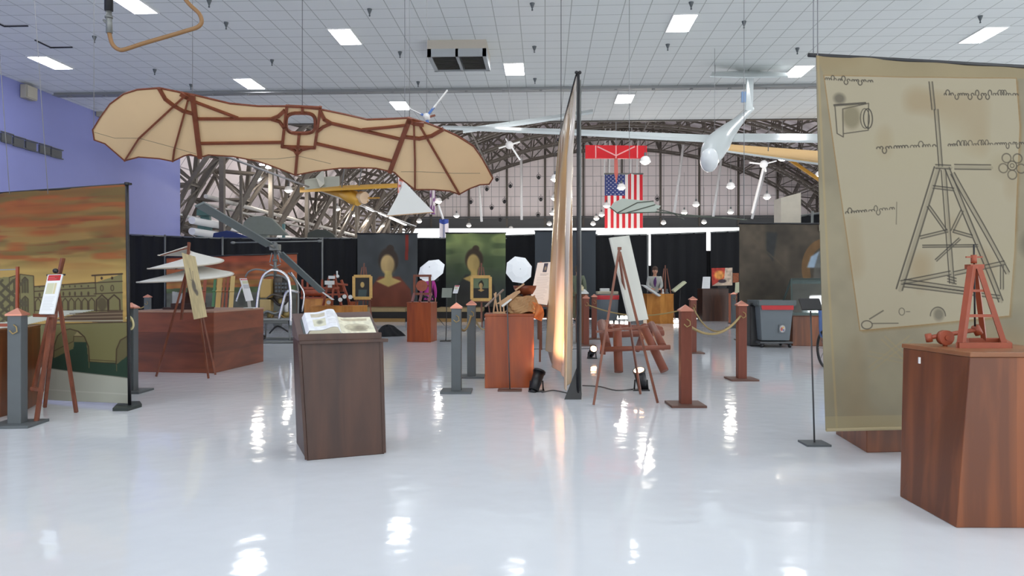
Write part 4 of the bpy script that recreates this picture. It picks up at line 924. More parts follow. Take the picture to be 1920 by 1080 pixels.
for (x0, x1, y0, col, w) in pls:
    o = MB().bar(atz((x0+x1)/2-6, 19.3, .01), at((x0+x1)/2+2, y0, 20.6), (x1-x0)*20/F, .03).bar(at((x0+x1)/2-1, 545, 20.), at((x0+x1)/2-1, 547, 20.02), (x1-x0)*20/F*1.04, .04).build('leaning_plank', mat('plank_'+w.split()[0], col, .5), bevel=.004); tag(o, w+' plank leaning on the back sunset banner', 'plank', 'planks leaning behind the air screw')
def table_box(x0, x1, yb, h, d, label, m=M_honey, name='display_plinth'):
    a, b = G(x0, yb), G(x1, yb); return plinth(name, [a, b, b+FW*d, a+FW*d], h, m, label)
def box_px(x0, x1, D, yt, d, label, m, name='display_plinth', cat=None):
    a, b = atz(x0, D, 0), atz(x1, D, 0); h = H+(HY-yt)*D/F; return plinth(name, [a, b, b+FW*d, a+FW*d], h, m, label), h
t1, h1 = box_px(570, 612, 20.5, 560, .8, 'honey coloured wooden plinth left of the loom model', M_honey)
t2, h2 = box_px(582, 676, 18.8, 574, .9, 'long low honey coloured wooden plinth under the machine models', M_honey)
t3, h3 = box_px(652, 664, 22.2, 566, .6, 'small orange plinth behind the long honey plinth', M_orangew)
# model: red roller frame on t1
b0 = atz(585, 20.9, h1); t = thing('roller_model', 'red-brown roller frame model on the honey plinth at the tip of the rotor blade', 'model', b0)
MB().cyl(at(566, 549, 20.8), at(606, 549, 20.8), .1, n=18).build('roller', M_model, t)
MB().bar(at(566, 540, 20.8), at(610, 540, 20.8), .06).box(atz(586, 20.8, h1+.02), (.6, .3, .04)).build('frame', M_model, t)
for x in (567, 577, 587, 604): MB().bar(at(x, 561, 20.8), at(x, 524, 20.8), .05).build('upright', M_model, t)
# model: loom machine on t2
t = thing('machine_model', 'tall wooden loom-like machine model with white gears on the long honey plinth', 'model', atz(625, 19.2, h2))
for (xa, ya, xb, yb) in ((606, 573, 617, 520), (640, 573, 628, 520), (622, 573, 628, 515), (655, 567, 640, 525)): MB().bar(at(xa, ya, 19.1), at(xb, yb, 19.2), .05).build('leg', M_model, t)
MB().bar(at(610, 552, 19.15), at(650, 552, 19.15), .05).bar(at(608, 540, 19.15), at(636, 540, 19.15), .06).bar(at(610, 530, 19.15), at(652, 534, 19.15), .05).build('beam', M_model, t)
MB().box(at(630, 541, 19.4), (.4, .1, .18)).build('red_panel', M_mont, t)
MB().box(at(618, 530, 19.0), (.2, .2, .1)).box(at(622, 520, 19.0), (.13, .15, .08)).cyl(at(615, 536, 19), at(622, 536, 19), .05, n=12).build('white_drum', M_board, t)
MB().ball(at(633, 518, 19.1), .045, 6).cyl(at(632, 518, 19.1), at(632, 508, 19.1), .02, n=8).build('top_knob', M_board, t)
for (x, y) in ((616, 567), (646, 556), (638, 562), (657, 557)): MB().cyl(at(x, y, 18.98), at(x, y, 19.08), .055, n=14).build('gear', M_board, t)
signboard('tilted_sign', 'narrow white sign strip tilted downward in front of the loom-like machine model', (at(588, 536, 18.2), at(592, 538, 18.9), at(627, 562, 18.9), at(622, 562, 18.2)), lambda c, h: c.text(10, 5, 90, h*.95, 14, (150, 150, 156), 3, 2), .01)
# ================================================================== drapes
def drape(px0, px1, yt0, yt1, D, label, D1=None, group='black drape panels'):
    D1 = D1 or D; a, b = at(px0, yt0, D), at(px1, yt1, D1); w = (b-a).length; n = int(w/.09)
    t = thing('drape', label, 'curtain', Vector(((a.x+b.x)/2, (a.y+b.y)/2, 0)), TH, group)
    nn = (b-a).cross(UP).normalized()
    def fn(u, v):
        p = a.lerp(b, u); z = .02+(p.z-.02)*v; ph = u*w; r = .05*math.sin(ph*13)+.025*math.sin(ph*31+1)
        return Vector((p.x, p.y, z))+nn*r*(.6+.4*(1-v))
    MB().grid(fn, n, 3).build('cloth', M_blackf, t)
    MB().cyl(a, b, .03, n=8).build('top_rail', M_alu, t)
    return t
DD = 27.
for (x0, x1, y0, y1, lab) in [(236, 308, 440, 443, 'black drape panel between the sunset banner pole and the first silver upright'), (311, 416, 443, 447, 'black drape panel behind the air screw model'), (419, 603, 447, 447, 'black drape panel behind the helicopter rotor'), (606, 668, 447, 447, 'black drape panel left of the first grey portrait banner')]:
    drape(x0, x1, y0, y1, DD, lab)
for (x0, x1, lab) in [(665, 787, 'black drape panel behind the first portrait banner'), (785, 838, 'black drape panel between the two portrait banners'), (836, 950, 'black drape panel behind the green portrait banner'), (948, 1005, 'black drape panel behind the right white umbrella'), (1003, 1120, 'black drape panel behind the plain grey banner'), (1118, 1213, 'black drape panel left of the daylight slit')]:
    drape(x0, x1, 447 if x1 < 1004 else 442, 447 if x1 < 1004 else 440, 27.6, lab)
drape(1220, 1324, 440, 436, 27.6, 'black drape panel behind the man in the grey jacket'); drape(1332, 1392, 436, 433, 27.6, 'black drape panel behind the small colourful picture')
def lowdrape(x, y): 
    o = MB().grid(lambda u, v: at(x-5+10*u, y+v*(597-y), 27.75+.03*math.sin(u*9)), 8, 2).build('drape_strip', M_blackf); return o
tag(lowdrape(1216.5, 498), 'short black cloth closing the lower part of the left daylight slit', 'curtain'); tag(lowdrape(1328, 470), 'short black cloth closing the lower part of the right daylight slit', 'curtain')
for (x, y, D, lab) in [(309.5, 440, 26.8, 'silver drape upright left of the air screw model'), (417.5, 444, 26.8, 'silver drape upright right of the air screw model'), (604.5, 445, 26.8, 'silver drape upright beside the end of the rotor blade'), (1214.5, 440, 27.4, 'silver drape upright behind the man at the desk')]:
    o = MB().cyl(atz(x, D, .0), at(x, y, D), .035, n=10).box(atz(x, D, .01), (.4, .4, .02)).build('drape_pole', M_alu); tag(o, lab, 'pole')
# ================================================================== plain portrait banners (generic figures), platform
def bust(c, x, y, s, hair, face, dress, chest, back=None, flip=1):
    c.poly([(x-24*s, y+75*s), (x-20*s, y+28*s), (x-10*s, y+14*s), (x+12*s, y+14*s), (x+24*s, y+28*s), (x+30*s, y+75*s)], dress, .95, 6)
    c.ell(x, y-3*s, 10.5*s, 13.5*s, hair, .95, .2); c.ell(x+2*s, y-16*s, 4*s, 4*s, hair, .9, .3)
    c.ell(x-1*s, y+1*s, 7.2*s, 10.5*s, face, .95, .25); c.poly([(x-3.5*s, y+8*s), (x+3.5*s, y+8*s), (x+4*s, y+15*s), (x+14*s, y+19*s), (x, y+25*s), (x-13*s, y+19*s), (x-4*s, y+15*s)], chest, .95, 4)
    c.ell(x+3*s, y+3*s, 4*s, 8*s, tuple(v*.8 for v in face), .5, .8)
def portrait(x0, x1, y0, y1, D, paint, label, name='portrait_banner', zb0=0.):
    c = Canvas(x0, y0, x1, y1, (70, 74, 76), 1.5); paint(c)
    t = thing(name, label, 'banner', atz((x0+x1)/2, D, 0))
    c.mesh('printed_cloth', quadfn(at(x0, y0, D), at(x1, y0, D), at(x1, y1, D), at(x0, y1, D), rip=lambda u, v: .02*np.sin(u*11+v)), M_print, t)
    MB().cyl(at(x0-1, y0, D), at(x1+1, y0, D), .025, n=8).cyl(atz(x0+4, D+.08, zb0), at(x0+4, y0, D+.08), .025, n=8).cyl(atz(x1-4, D+.08, zb0), at(x1-4, y0, D+.08), .025, n=8).build('stand_frame', M_black, t)
def pp1(c):
    c.noise(30, 40, .06, seed=3); bust(c, 728, 494, 1.75, (60, 48, 40), (196, 168, 116), (122, 66, 50), (204, 180, 112)); c.poly([(760, 440), (766, 440), (765, 488), (759, 488)], (140, 46, 34), .9, 2)
    c.noise(12, 16, .08, seed=8)
def pp2(c):
    c.noise(30, 20, .08, seed=13); X, Y = c.X, c.Y; g = np.clip((Y-438)/70, 0, 1)[..., None]; c.a[:] = np.array((150, 164, 100))*(1-g)+np.array((72, 84, 62))*g
    c.noise(26, 12, .6, (62, 78, 52), seed=14, thr=.5); c.mix(np.clip((Y-505)/40, 0, 1)*.85, (56, 62, 60)); bust(c, 889, 492, 1.6, (64, 50, 38), (196, 168, 104), (50, 50, 48), (190, 160, 94)); c.noise(12, 16, .08, seed=18)
portrait(670, 783, 438, 575, 26.2, pp1, 'dark grey banner with a plain painted bust in reddish-brown dress', zb0=.475)
portrait(836, 948, 437, 575, 26.2, pp2, 'green and dark banner with a plain painted bust before a landscape', zb0=.475)
portrait(1003, 1117, 433, 580, 26.2, lambda c: (c.a.__setitem__(slice(None), (64, 70, 76)), c.noise(40, 50, .05, seed=4)), 'plain dark grey banner behind the edge-on banner', 'grey_banner')
M_plat = mat('platform_tan', (160, 138, 98), .6, noise=.1); M_platd = mat('platform_dark', (34, 32, 32), .7)
for (x0, x1, lab) in ((664, 760, 'low tan-edged stage platform under the first portrait banner'), (818, 905, 'low stage platform under the green portrait banner')):
    a = atz(x0, 25.2, 0); b = atz(x1, 25.2, 0); t = thing('stage_platform', lab, 'platform', (a+b)/2); zt = .465
    MB().prism([a, b, b+FW*1.8, a+FW*1.8], (0, 0, zt-.12)).build('skirt', M_platd, t); MB().prism([p+UP*(zt-.12) for p in (a-FW*.02, b-FW*.02, b+FW*1.8, a+FW*1.8)], (0, 0, .12)).build('deck', M_plat, t)
    MB().prism([p for p in (a-FW*.1, b-FW*.1, b-FW*.02, a-FW*.02)], (0, 0, .12)).build('base_board', mat('platform_board', (150, 116, 66), .6), t)
# framed small portraits on easels
def framed(x0, x1, y0, y1, D, label, elab, paint):
    loc = atz((x0+x1)/2, D, 0); ztop = H+(HY-y0)*D/F; zbo = H+(HY-y1)*D/F
    easel(elab, loc, TH, h=ztop+.25, w=.62, shelf=zbo-.03, d=.7, r=.035)
    t = thing('framed_picture', label, 'picture', at((x0+x1)/2, y1, D-.02)); w = (x1-x0)*D/F; h = ztop-zbo
    q = [at(x0, y0, D-.0), at(x1, y0, D-.0), at(x1, y1, D-.08), at(x0, y1, D-.08)]; ce = sum(q, Vector())/4; b = .16
    f = MB()
    for i in range(4):
        a_, b_ = q[i], q[(i+1) % 4]; f.bar(a_.lerp(ce, .09), b_.lerp(ce, .09), .09, .05, up=FW)
    f.build('gilt_frame', M_gframe, t, bevel=.008)
    c = Canvas(0, 0, 100, 100*h/w, (48, 46, 44), 1); paint(c, 100*h/w); c.mesh('canvas', quadfn(*[p.lerp(ce, .16)-FW*.0 for p in q]), M_print, t, thick=.01)
framed(662, 697, 516, 561, 22.0, 'small gilt-framed dark picture with a plain pale oval figure', 'wooden easel holding the gilt-framed picture at the first portrait banner', lambda c, h: (c.ell(50, h*.38, 13, 18, (206, 176, 110), .9, .3), c.poly([(25, h*.62), (80, h*.62), (74, h), (22, h)], (78, 96, 96), .8, 4)))
framed(883, 921, 517, 564, 21.0, 'small gilt-framed picture with a plain figure before green hills', 'wooden easel holding the gilt-framed picture at the green portrait banner', lambda c, h: (c.poly([(0, 0), (100, 0), (100, h*.5), (0, h*.5)], (112, 128, 98), .9, 6), bust(c, 50, h*.36, 1.5, (44, 38, 32), (190, 156, 104), (44, 42, 42), (190, 150, 92))))
# ================================================================== people
def skin_mesh(name, nodes, edges, m, parent, subs=1):
    me = bpy.data.meshes.new(name); ids = list(nodes); me.from_pydata([nodes[i][0] for i in ids], [(ids.index(a), ids.index(b)) for a, b in edges], []); me.materials.append(m)
    o = bpy.data.objects.new(name, me); COL.objects.link(o); o.parent = parent
    md = o.modifiers.new('skin', 'SKIN'); md.use_smooth_shade = True
    if not me.skin_vertices: me.attributes.new
    sv = me.skin_vertices[0].data if me.skin_vertices else None
    for i, k in enumerate(ids):
        r = nodes[k][1]; sv[i].radius = r if isinstance(r, tuple) else (r, r); sv[i].use_root = (i == 0)
    s = o.modifiers.new('subs', 'SUBSURF'); s.levels = subs; s.render_levels = subs
    return o
def person(label, loc, rz, h, coat, legs, hair, shirt=None, arms='down', lean=0., tie=None, hat=None):
    t = thing('person', label, 'person', loc, rz); S = h/1.75
    def V(x, y, z): 
        k = max(0, z-.95); return (S*x, S*(y-k*lean), S*(z-k*k*lean*.12))
    Nn = {}; E = []
    def nd(k, x, y, z, r, par=None): Nn[k] = (V(x, y, z), tuple(S*a for a in r) if isinstance(r, tuple) else S*r); par and E.append((par, k))
    nd('pel', 0, 0, .95, (.13, .1)); nd('sp', 0, 0, 1.12, (.12, .09), 'pel'); nd('ch', 0, 0, 1.3, (.15, .1), 'sp'); nd('nb', 0, .01, 1.44, (.08, .07), 'ch'); nd('nk', 0, 0, 1.5, .05, 'nb')
    nd('jw', 0, -.02, 1.565, .06, 'nk'); nd('fc', 0, -.015, 1.63, (.075, .09), 'jw'); nd('sk', 0, .0, 1.69, (.07, .085), 'fc'); nd('ns', 0, -.115, 1.62, .012, 'fc')
    for s, q in ((-1, 'L'), (1, 'R')):
        nd('er'+q, s*.082, .01, 1.625, .014, 'fc')
        nd('hp'+q, s*.09, 0, .88, .09, 'pel'); nd('kn'+q, s*.1, -.01, .49, .058, 'hp'+q); nd('ak'+q, s*.1, .02, .09, .038, 'kn'+q); nd('to'+q, s*.12, -.15, .045, .035, 'ak'+q)
        nd('sh'+q, s*.18, 0, 1.4, .06, 'ch')
        if arms == 'desk': P_ = [(s*.22, -.06, 1.14), (s*.13, -.3, 1.06), (s*.11, -.38, 1.05)]
        else: P_ = [(s*.24, .02, 1.12), (s*.25, -.06, .86), (s*.25, -.08, .78)]
        nd('el'+q, *P_[0], .042, 'sh'+q); nd('wr'+q, *P_[1], .028, 'el'+q); nd('pm'+q, *P_[2], (.035, .018), 'wr'+q)
        d = Vector(P_[2])-Vector(P_[1]); d.normalize(); sd_ = Vector((1, 0, 0)) if arms == 'desk' else Vector((0, 1, 0))
        for i, (o_, ln) in enumerate(((-.03, .06), (-.012, .075), (.008, .07), (.026, .055))):
            b = Vector(P_[2])+sd_*o_+d*.035; nd(f'f{i}{q}', *b, .009, 'pm'+q); nd(f'g{i}{q}', *(b+d*ln*.5+Vector((0, 0, -.008))), .008, f'f{i}{q}'); nd(f'h{i}{q}', *(b+d*ln+Vector((0, 0, -.025))), .007, f'g{i}{q}')
        b = Vector(P_[2])-sd_*s*.045-d*.01; nd('t0'+q, *b, .010, 'pm'+q); nd('t1'+q, *(b+d*.035-sd_*s*.01), .008, 't0'+q)
    skin_mesh('body', Nn, E, M_skin, t)
    mc = mat('coat', coat, .8); ml = mat('trousers', legs, .8)
    J = {k: Nn[k] for k in ('sp', 'pel', 'ch', 'nb')}; up = lambda r, k: tuple(a*k[0]+k[1] for a in (r if isinstance(r, tuple) else (r, r)))
    sel = ['pel', 'sp', 'ch', 'nb', 'shL', 'elL', 'wrL', 'shR', 'elR', 'wrR']; J = {k: (Nn[k][0], up(Nn[k][1], (1.12, .014*S))) for k in sel}; J['hem'] = (V(0, 0, .82), (.16*S, .12*S))
    skin_mesh('jacket', J, [('pel', 'sp'), ('sp', 'ch'), ('ch', 'nb'), ('pel', 'hem')]+[(a+q, b+q) if a != 'ch' else ('ch', b+q) for q in 'LR' for a, b in (('ch', 'sh'), ('sh', 'el'), ('el', 'wr'))], mc, t)
    sel = ['hpL', 'hpR', 'knL', 'knR', 'akL', 'akR']; J = {'pel': (Nn['pel'][0], up(Nn['pel'][1], (1.02, .004)))}; J.update({k: (Nn[k][0], up(Nn[k][1], (1.08, .012*S))) for k in sel})
    skin_mesh('trousers', J, [('pel', 'hpL'), ('pel', 'hpR'), ('hpL', 'knL'), ('hpR', 'knR'), ('knL', 'akL'), ('knR', 'akR')], ml, t)
    for q in 'LR': skin_mesh('shoe', {'a': (Nn['ak'+q][0][:2]+(S*.06,), (.05*S, .05*S)), 'b': (Nn['to'+q][0], (.045*S, .035*S))}, [('a', 'b')], M_black, t)
    c = Vector(Nn['sk'][0]); MB().ball(c+Vector((0, .018, .012))*S, (.088*S, .10*S, .09*S), 10).ball(c+Vector((0, .05, -.05))*S, (.075*S, .06*S, .08*S), 8).build('hair', mat('hair', hair, .8), t, True)
    f = Vector(Nn['fc'][0])
    for s in (-1, 1): MB().ball(f+Vector((s*.03, -.082, .02))*S, .011*S, 6).build('eye', M_black, t, True)
    MB().ball(f+Vector((0, -.078, -.045))*S, (.024*S, .01*S, .006*S), 6).build('mouth', mat('lips', (160, 90, 84), .5), t, True)
    if shirt: MB().ball(Vector(V(0, -.075, 1.3)), (.055*S, .05*S, .15*S), 8).build('shirt', mat('shirt', shirt, .7), t, True)
    if tie: MB().bar(V(0, -.13, 1.42), V(0, -.145, 1.12), .045*S, .012).build('tie', mat('tie', tie, .6), t, True)
    return t
# ------------------------------------------------------------------ the people in the hall
dk_ = G(1240, 607); DK = depth(dk_)
person('person in a light grey jacket with purple tie leaning over the honey wooden desk', atz(1226, DK+1.25, 0), TH, 1.88, (178, 180, 176), (40, 44, 60), (78, 58, 48), shirt=(88, 50, 110), arms='desk', lean=.28, tie=(92, 48, 112))
person('person in a dull green jacket seen from behind beside the edge-on banner', atz(1083, 25.2, 0), TH+PI-.3, 1.9, (104, 112, 92), (96, 92, 70), (90, 84, 70))
person('person in a magenta top facing away, head hidden by the white umbrella', atz(803, 24.2, 0), TH+PI+.2, 1.68, (172, 52, 140), (34, 34, 40), (60, 48, 40))
# ------------------------------------------------------------------ desk group
a, b = G(1213, 607), G(1263, 607)
t = plinth('display_desk', [a, b, b+FW*.7, a+FW*.7], H+(HY-551)*DK/F, M_honey, 'honey coloured wooden display box before the man in the grey jacket')
hd = H+(HY-551)*DK/F
o = MB().prism([at(1205, 534, DK-.3), at(1211, 535, DK-.3), at(1240, 554, DK-.3), at(1236, 556, DK-.3)], FW*.35).cyl(at(1228, 548, DK-.1), at(1232, 552, DK+.05), .03).build('tilted_sign', M_board); tag(o, 'white tilted sign panel at the left of the honey desk', 'sign')
for k, (x, s) in enumerate(((1250, .07), (1243, .04))):
    o = MB().lathe([(s, 0), (s, .04), (s*.5, .06), (s*.6, .14), (s*.3, .16), (0, .16)], atz(x, DK+.3, hd), 12).build('small_object', M_steeld if k == 0 else M_board); tag(o, ['dark round-based small piece on the honey desk', 'pale small piece on the honey desk'][k], 'ornament')
q = atz(1250, DK+1.0, 0); q = atz(1250, DK+2.1, 0); easel('reddish wooden easel standing behind the honey desk', q, TH, h=1.85, w=.6, shelf=.8, d=.6)
p = atz(1272, DK+.6, 0); t = thing('sign_stand', 'tilted pale sign on a thin stand right of the honey desk', 'stand', p)
MB().cyl(p+UP*.01, at(1276, 540, DK+.6), .012, n=6).build('pole', M_black, t); MB().box(p+UP*.012, (.3, .3, .024)).build('base', M_black, t)
MB().prism([at(1262, 544, DK+.5), at(1284, 527, DK+.5), at(1288, 530, DK+.5), at(1266, 548, DK+.5)], FW*.3).build('sign_panel', mat('cream_sign', (206, 208, 176), .5), t)
o = MB().box(atz(1267, DK+.4, .06), (.3, .25, .12)).box(atz(1267, DK+.27, .07), (.24, .02, .07), mi=1).build('floor_lamp_box', [M_board, M_wglass], bevel=.01); tag(o, 'small glowing white floor light right of the honey desk', 'light')
# dark plinth with picture
a, b = atz(1317, 25.6, 0), atz(1366, 25.6, 0); hp_ = H+(HY-541)*25.6/F
plinth('display_plinth', [a, b, b+FW*.7, a+FW*.7], hp_, M_dark_w, 'dark brown plinth under the small colourful picture')
signboard('colourful_picture', 'small picture of orange and red shapes standing on the dark brown plinth', (at(1334, 503, 25.9), at(1373, 502, 25.9), at(1373, 535, 25.8), at(1335, 536, 25.8)), lambda c, h: (c.poly([(0, 0), (65, 0), (60, h*.6), (0, h)], (180, 60, 50), 1, 3), c.ell(36, h*.4, 24, 22, (228, 160, 80), .9, .5), c.ell(50, h*.75, 20, 9, (50, 40, 50), .9, .4), c.noise(9, 9, .15, seed=1)), .03, 'picture', (196, 176, 156))
o = MB().bar(at(1354, 535, 25.85), atz(1354, 25.85, hp_), .3, .05).build('picture_stand', M_black); tag(o, 'short dark stand under the small colourful picture', 'stand')
signboard('white_notice', 'white notice sheet left of the small colourful picture', (at(1318, 519, 25.7), at(1332, 519, 25.7), at(1331, 541, 25.6), at(1316, 541, 25.6)), lambda c, h: c.text(15, 8, 85, h*.92, 9, (150, 150, 140), 3, 2), .01)
signboard('orange_sheet', 'brown-orange picture just right of the small colourful one', (at(1374, 512, 26.6), at(1385, 512, 26.6), at(1385, 530, 26.6), at(1374, 530, 26.6)), lambda c, h: c.noise(20, 20, .1, seed=1), .02, 'picture', (150, 86, 58)); o = MB().cyl(at(1379.5, 529, 26.63), atz(1379.5, 26.63, .01), .015, n=6).box(atz(1379.5, 26.63, .01), (.3, .3, .02)).build('picture_stand', M_black); tag(o, 'thin dark stand under the brown-orange picture', 'stand')
t = thing('sign_stand', 'cream sign on a thin pole in front of the dark backdrop edge', 'stand', atz(1384, 22, 0)); MB().cyl(atz(1387, 22, .01), at(1387, 528, 22), .012, n=6).build('pole', M_black, t); MB().box(atz(1387, 22, .012), (.28, .28, .024)).build('base', M_black, t)
MB().prism([at(1379, 530, 21.95), at(1386, 529, 21.95), at(1386, 548, 21.9), at(1378, 550, 21.9)], FW*.02).build('sign_panel', mat('cream_sign', (206, 208, 176), .5), t)
plinth('display_plinth', [atz(1366, 24.6, 0), atz(1374, 24.6, 0), atz(1374, 25.1, 0), atz(1366, 25.1, 0)], .98, M_orangew, 'narrow orange plinth next to the far grey rope post')
# ------------------------------------------------------------------ dark brown backdrop, columns behind
cv = Canvas(1384, 415, 1640, 642, (70, 62, 52)); cv.noise(40, 60, .25, seed=41); cv.noise(14, 30, .12, seed=42); cv.poly([(1436, 430), (1456, 432), (1448, 488), (1436, 470)], (44, 48, 50), .8, 4)
cv.ring(1548, 500, 38, 50, 16, (116, 84, 48), .8, PI*.9, 2*PI); cv.poly([(1512, 500), (1520, 478), (1535, 468), (1560, 464), (1580, 500)], (150, 170, 190), .95, 3); cv.poly([(1526, 500), (1535, 468), (1560, 464), (1560, 540), (1524, 520)], (86, 84, 78), .8, 2); cv.line([(1405, 440), (1470, 500)], 3, (84, 74, 60), .6); cv.noise(9, 9, .08, seed=44)
bD = 16.6; t = thing('painted_backdrop', 'tall dark brown painted backdrop with an arch, behind the grey bin', 'backdrop', atz(1500, bD, 0))
cv.mesh('printed_cloth', quadfn(at(1386, 420, bD), at(1640, 421, bD), at(1640, 640, bD), at(1386, 638, bD), rip=lambda u, v: .012*np.sin(u*15)), M_print, t)
MB().cyl(at(1384, 419, bD), at(1642, 420, bD), .02, n=8).cyl(atz(1390, bD+.06, 0), at(1390, 419, bD+.06), .02, n=8).cyl(atz(1560, bD+.06, 0), at(1560, 419, bD+.06), .02, n=8).build('frame', M_black, t); MB().box(atz(1398, bD+.1, .01), (.4, .5, .02)).build('foot_plate', M_black, t)
signboard('cream_patch', 'small pale sheet clipped at the top right of the dark backdrop', (at(1536, 421, bD-.06), at(1552, 421, bD-.06), at(1552, 433, bD-.06), at(1536, 433, bD-.06)), lambda c, h: None, .01, 'sheet', (196, 190, 168))
a, b = atz(1464, 19, 0), atz(1502, 19, 0); z0, z1 = at(1464, 371, 19).z, at(1502, 361, 19).z
o = MB().add([a, b, b+FW*.5, a+FW*.5]+[Vector((p.x, p.y, z)) for p, z in ((a, z0), (b, z1), (b+FW*.5, z1), (a+FW*.5, z0))], [(3, 2, 1, 0), (4, 5, 6, 7), (0, 1, 5, 4), (1, 2, 6, 5), (2, 3, 7, 6), (3, 0, 4, 7)]).build('cream_column', mat('cream_column', (206, 196, 178), .6, noise=.05), bevel=.01); tag(o, 'tall cream box column with a slanted top behind the dark backdrop', 'column')
drape(1503, 1640, 405, 385, 18.2, 'black drape beyond the dark backdrop beside the cream column', 17.0); 
o = MB().cyl(atz(1523, 17.7, 0), at(1523, 396, 17.7), .03, n=10).box(atz(1523, 17.7, .01), (.4, .4, .02)).build('drape_pole', M_alu); tag(o, 'silver drape upright right of the cream column', 'pole')
# ------------------------------------------------------------------ grey bin on dolly
g0 = G(1456, 652); t = thing('trash_bin', 'grey wheeled trash bin with a red liner in front of the dark backdrop', 'trash bin', g0)
hb_ = .98; M_bin = mat('bin_grey', (104, 112, 118), .5); DB = depth(g0)+.3
def ringb(w, d, z): return [(x*w/2, y*d/2+.3, z) for x, y in ((-1, -1), (1, -1), (1, 1), (-1, 1))]
f = MB(); 
for (w0, z0_), (w1, z1_) in (((.56, .14), (.68, .86)),): 
    f.add(ringb(w0, w0*.9, z0_)+ringb(w1, w1*.9, z1_)+ringb(w1-.04, w1*.9-.04, z1_)+ringb(w0-.04, w0*.9-.04, z0_+.03), [(0, 1, 5, 4), (1, 2, 6, 5), (2, 3, 7, 6), (3, 0, 4, 7), (4, 5, 9, 8), (5, 6, 10, 9), (6, 7, 11, 10), (7, 4, 8, 11), (8, 9, 13, 12), (9, 10, 14, 13), (10, 11, 15, 14), (11, 8, 12, 15), (12, 13, 14, 15), (3, 2, 1, 0)])
f.build('bin_body', M_bin, t, True, bevel=.01)
f = MB(); 
for z, w, h_ in ((.9, .74, .1), (.84, .70, .03)): 
    for s in (-1, 1): f.box((0, .3+s*w*.45, z), (w, .03, h_)).box((s*w/2-.0, .3, z), (.03, w*.9, h_))
f.build('rim', mat('rim_grey', (88, 96, 98), .5), t, True)
MB().add([(-.34, -.035, .96), (-.2, -.035, .92), (0, -.035, .88), (.33, -.035, .9), (.33, -.035, .76), (-.3, -.035, .76)]+[(-.34, -.02, .96), (-.2, -.02, .92), (0, -.02, .88), (.33, -.02, .9), (.33, -.02, .76), (-.3, -.02, .76)], [(5, 4, 3, 2, 1, 0), (6, 7, 8, 9, 10, 11)]+[(i, (i+1) % 6, (i+1) % 6+6, i+6) for i in range(6)]).build('red_liner', M_red, t, True)
MB().box((0, .3, .1), (.66, .6, .04)).build('dolly_frame', M_steeld, t, True, bevel=.01)
for x in (-.28, .28):
    for y in (.05, .55): MB().cyl((x-.02, y, .045), (x+.02, y, .045), .045, n=12).bar((x, y, .04), (x, y, .1), .02).build('caster', M_black, t, True)
cs = Canvas(0, 0, 40, 40, (110, 116, 122), 2); cs.ell(20, 20, 16, 18, (196, 190, 186), .9, .3); cs.ell(15, 22, 7, 9, (180, 80, 70), .8, .4); cs.ell(24, 14, 5, 5, (210, 170, 90), .8, .4); cs.ell(26, 27, 5, 6, (90, 96, 140), .7, .4)
q4 = [TM[t.name] @ Vector(v) for v in ((.05, .025-.028, .46), (.19, .025-.028, .46), (.19, .03-.025, .3), (.05, .03-.025, .3))]
cs.mesh('sticker', quadfn(*q4), M_print, t, thick=.002)
o = MB().box(atz(1414, DB+.25, .42), (.3, .5, .84)).box(atz(1414, DB+.25, .86), (.34, .54, .05)).build('black_case', M_black, bevel=.03); tag(o, 'black upright case just left of the grey bin', 'case')
# ------------------------------------------------------------------ red plinth with glass showcase
gD = 15.2; a, b = atz(1486, gD, 0), atz(1560, gD-.1, 0); hg = H+(HY-591)*gD/F
plinth('display_plinth', [a, b, b+FW*.7, a+FW*.7], hg, M_redwood, 'red wooden plinth under the glass showcase right of the grey bin')
t = thing('glass_showcase', 'grey-framed sloping glass showcase on the red plinth right of the bin', 'showcase', atz(1525, gD, hg))
zt_ = H+(HY-524)*gD/F; p0, p1 = Vector((a.x, a.y, hg+.01))-RT*.02-FW*.02, Vector((b.x, b.y, hg+.01))-FW*.02; q0, q1 = p0+FW*.35+UP*(zt_-hg)+RT*.12, p1+FW*.35+UP*(zt_-hg); r0_, r1_ = p0+FW*.74, p1+FW*.74
M_case = mat('case_green_grey', (70, 84, 80), .4)
f = MB()
for u_, v_ in ((p0, p1), (q0, q1), (p0, q0), (p1, q1), (r0_, r1_), (r0_, q0), (r1_, q1), (p0, r0_), (p1, r1_)): f.bar(u_, v_, .03)
f.bar(q0-UP*.04, q1-UP*.04, .03, .12).bar(p0+UP*.02-FW*.02, p1+UP*.02-FW*.02, .03, .05)
f.build('frame', M_case, t); MB().add([p0, p1, q1, q0]+[x+FW*.006 for x in (p0, p1, q1, q0)], [(0, 1, 2, 3), (7, 6, 5, 4), (0, 4, 5, 1), (1, 5, 6, 2), (2, 6, 7, 3), (3, 7, 4, 0)]).build('front_glass', M_glass, t)
MB().add([p0+UP*.01, p1+UP*.01, r1_+UP*.01, r0_+UP*.01]+[x+UP*.02 for x in (p0, p1, r1_, r0_)], [(3, 2, 1, 0), (4, 5, 6, 7), (0, 1, 5, 4), (1, 2, 6, 5), (2, 3, 7, 6), (3, 0, 4, 7)]).build('case_floor', mat('case_floor', (170, 182, 176), .6), t)
o = MB().box(atz(1518, gD+.4, hg+.1), (.3, .1, .12)).lathe([(.05, .0), (.08, .05), (.03, .12), (0, .13)], atz(1518, gD+.4, hg+.16), 10).build('case_exhibit', M_board, bevel=.01); tag(o, 'pale small exhibit inside the glass showcase', 'exhibit')
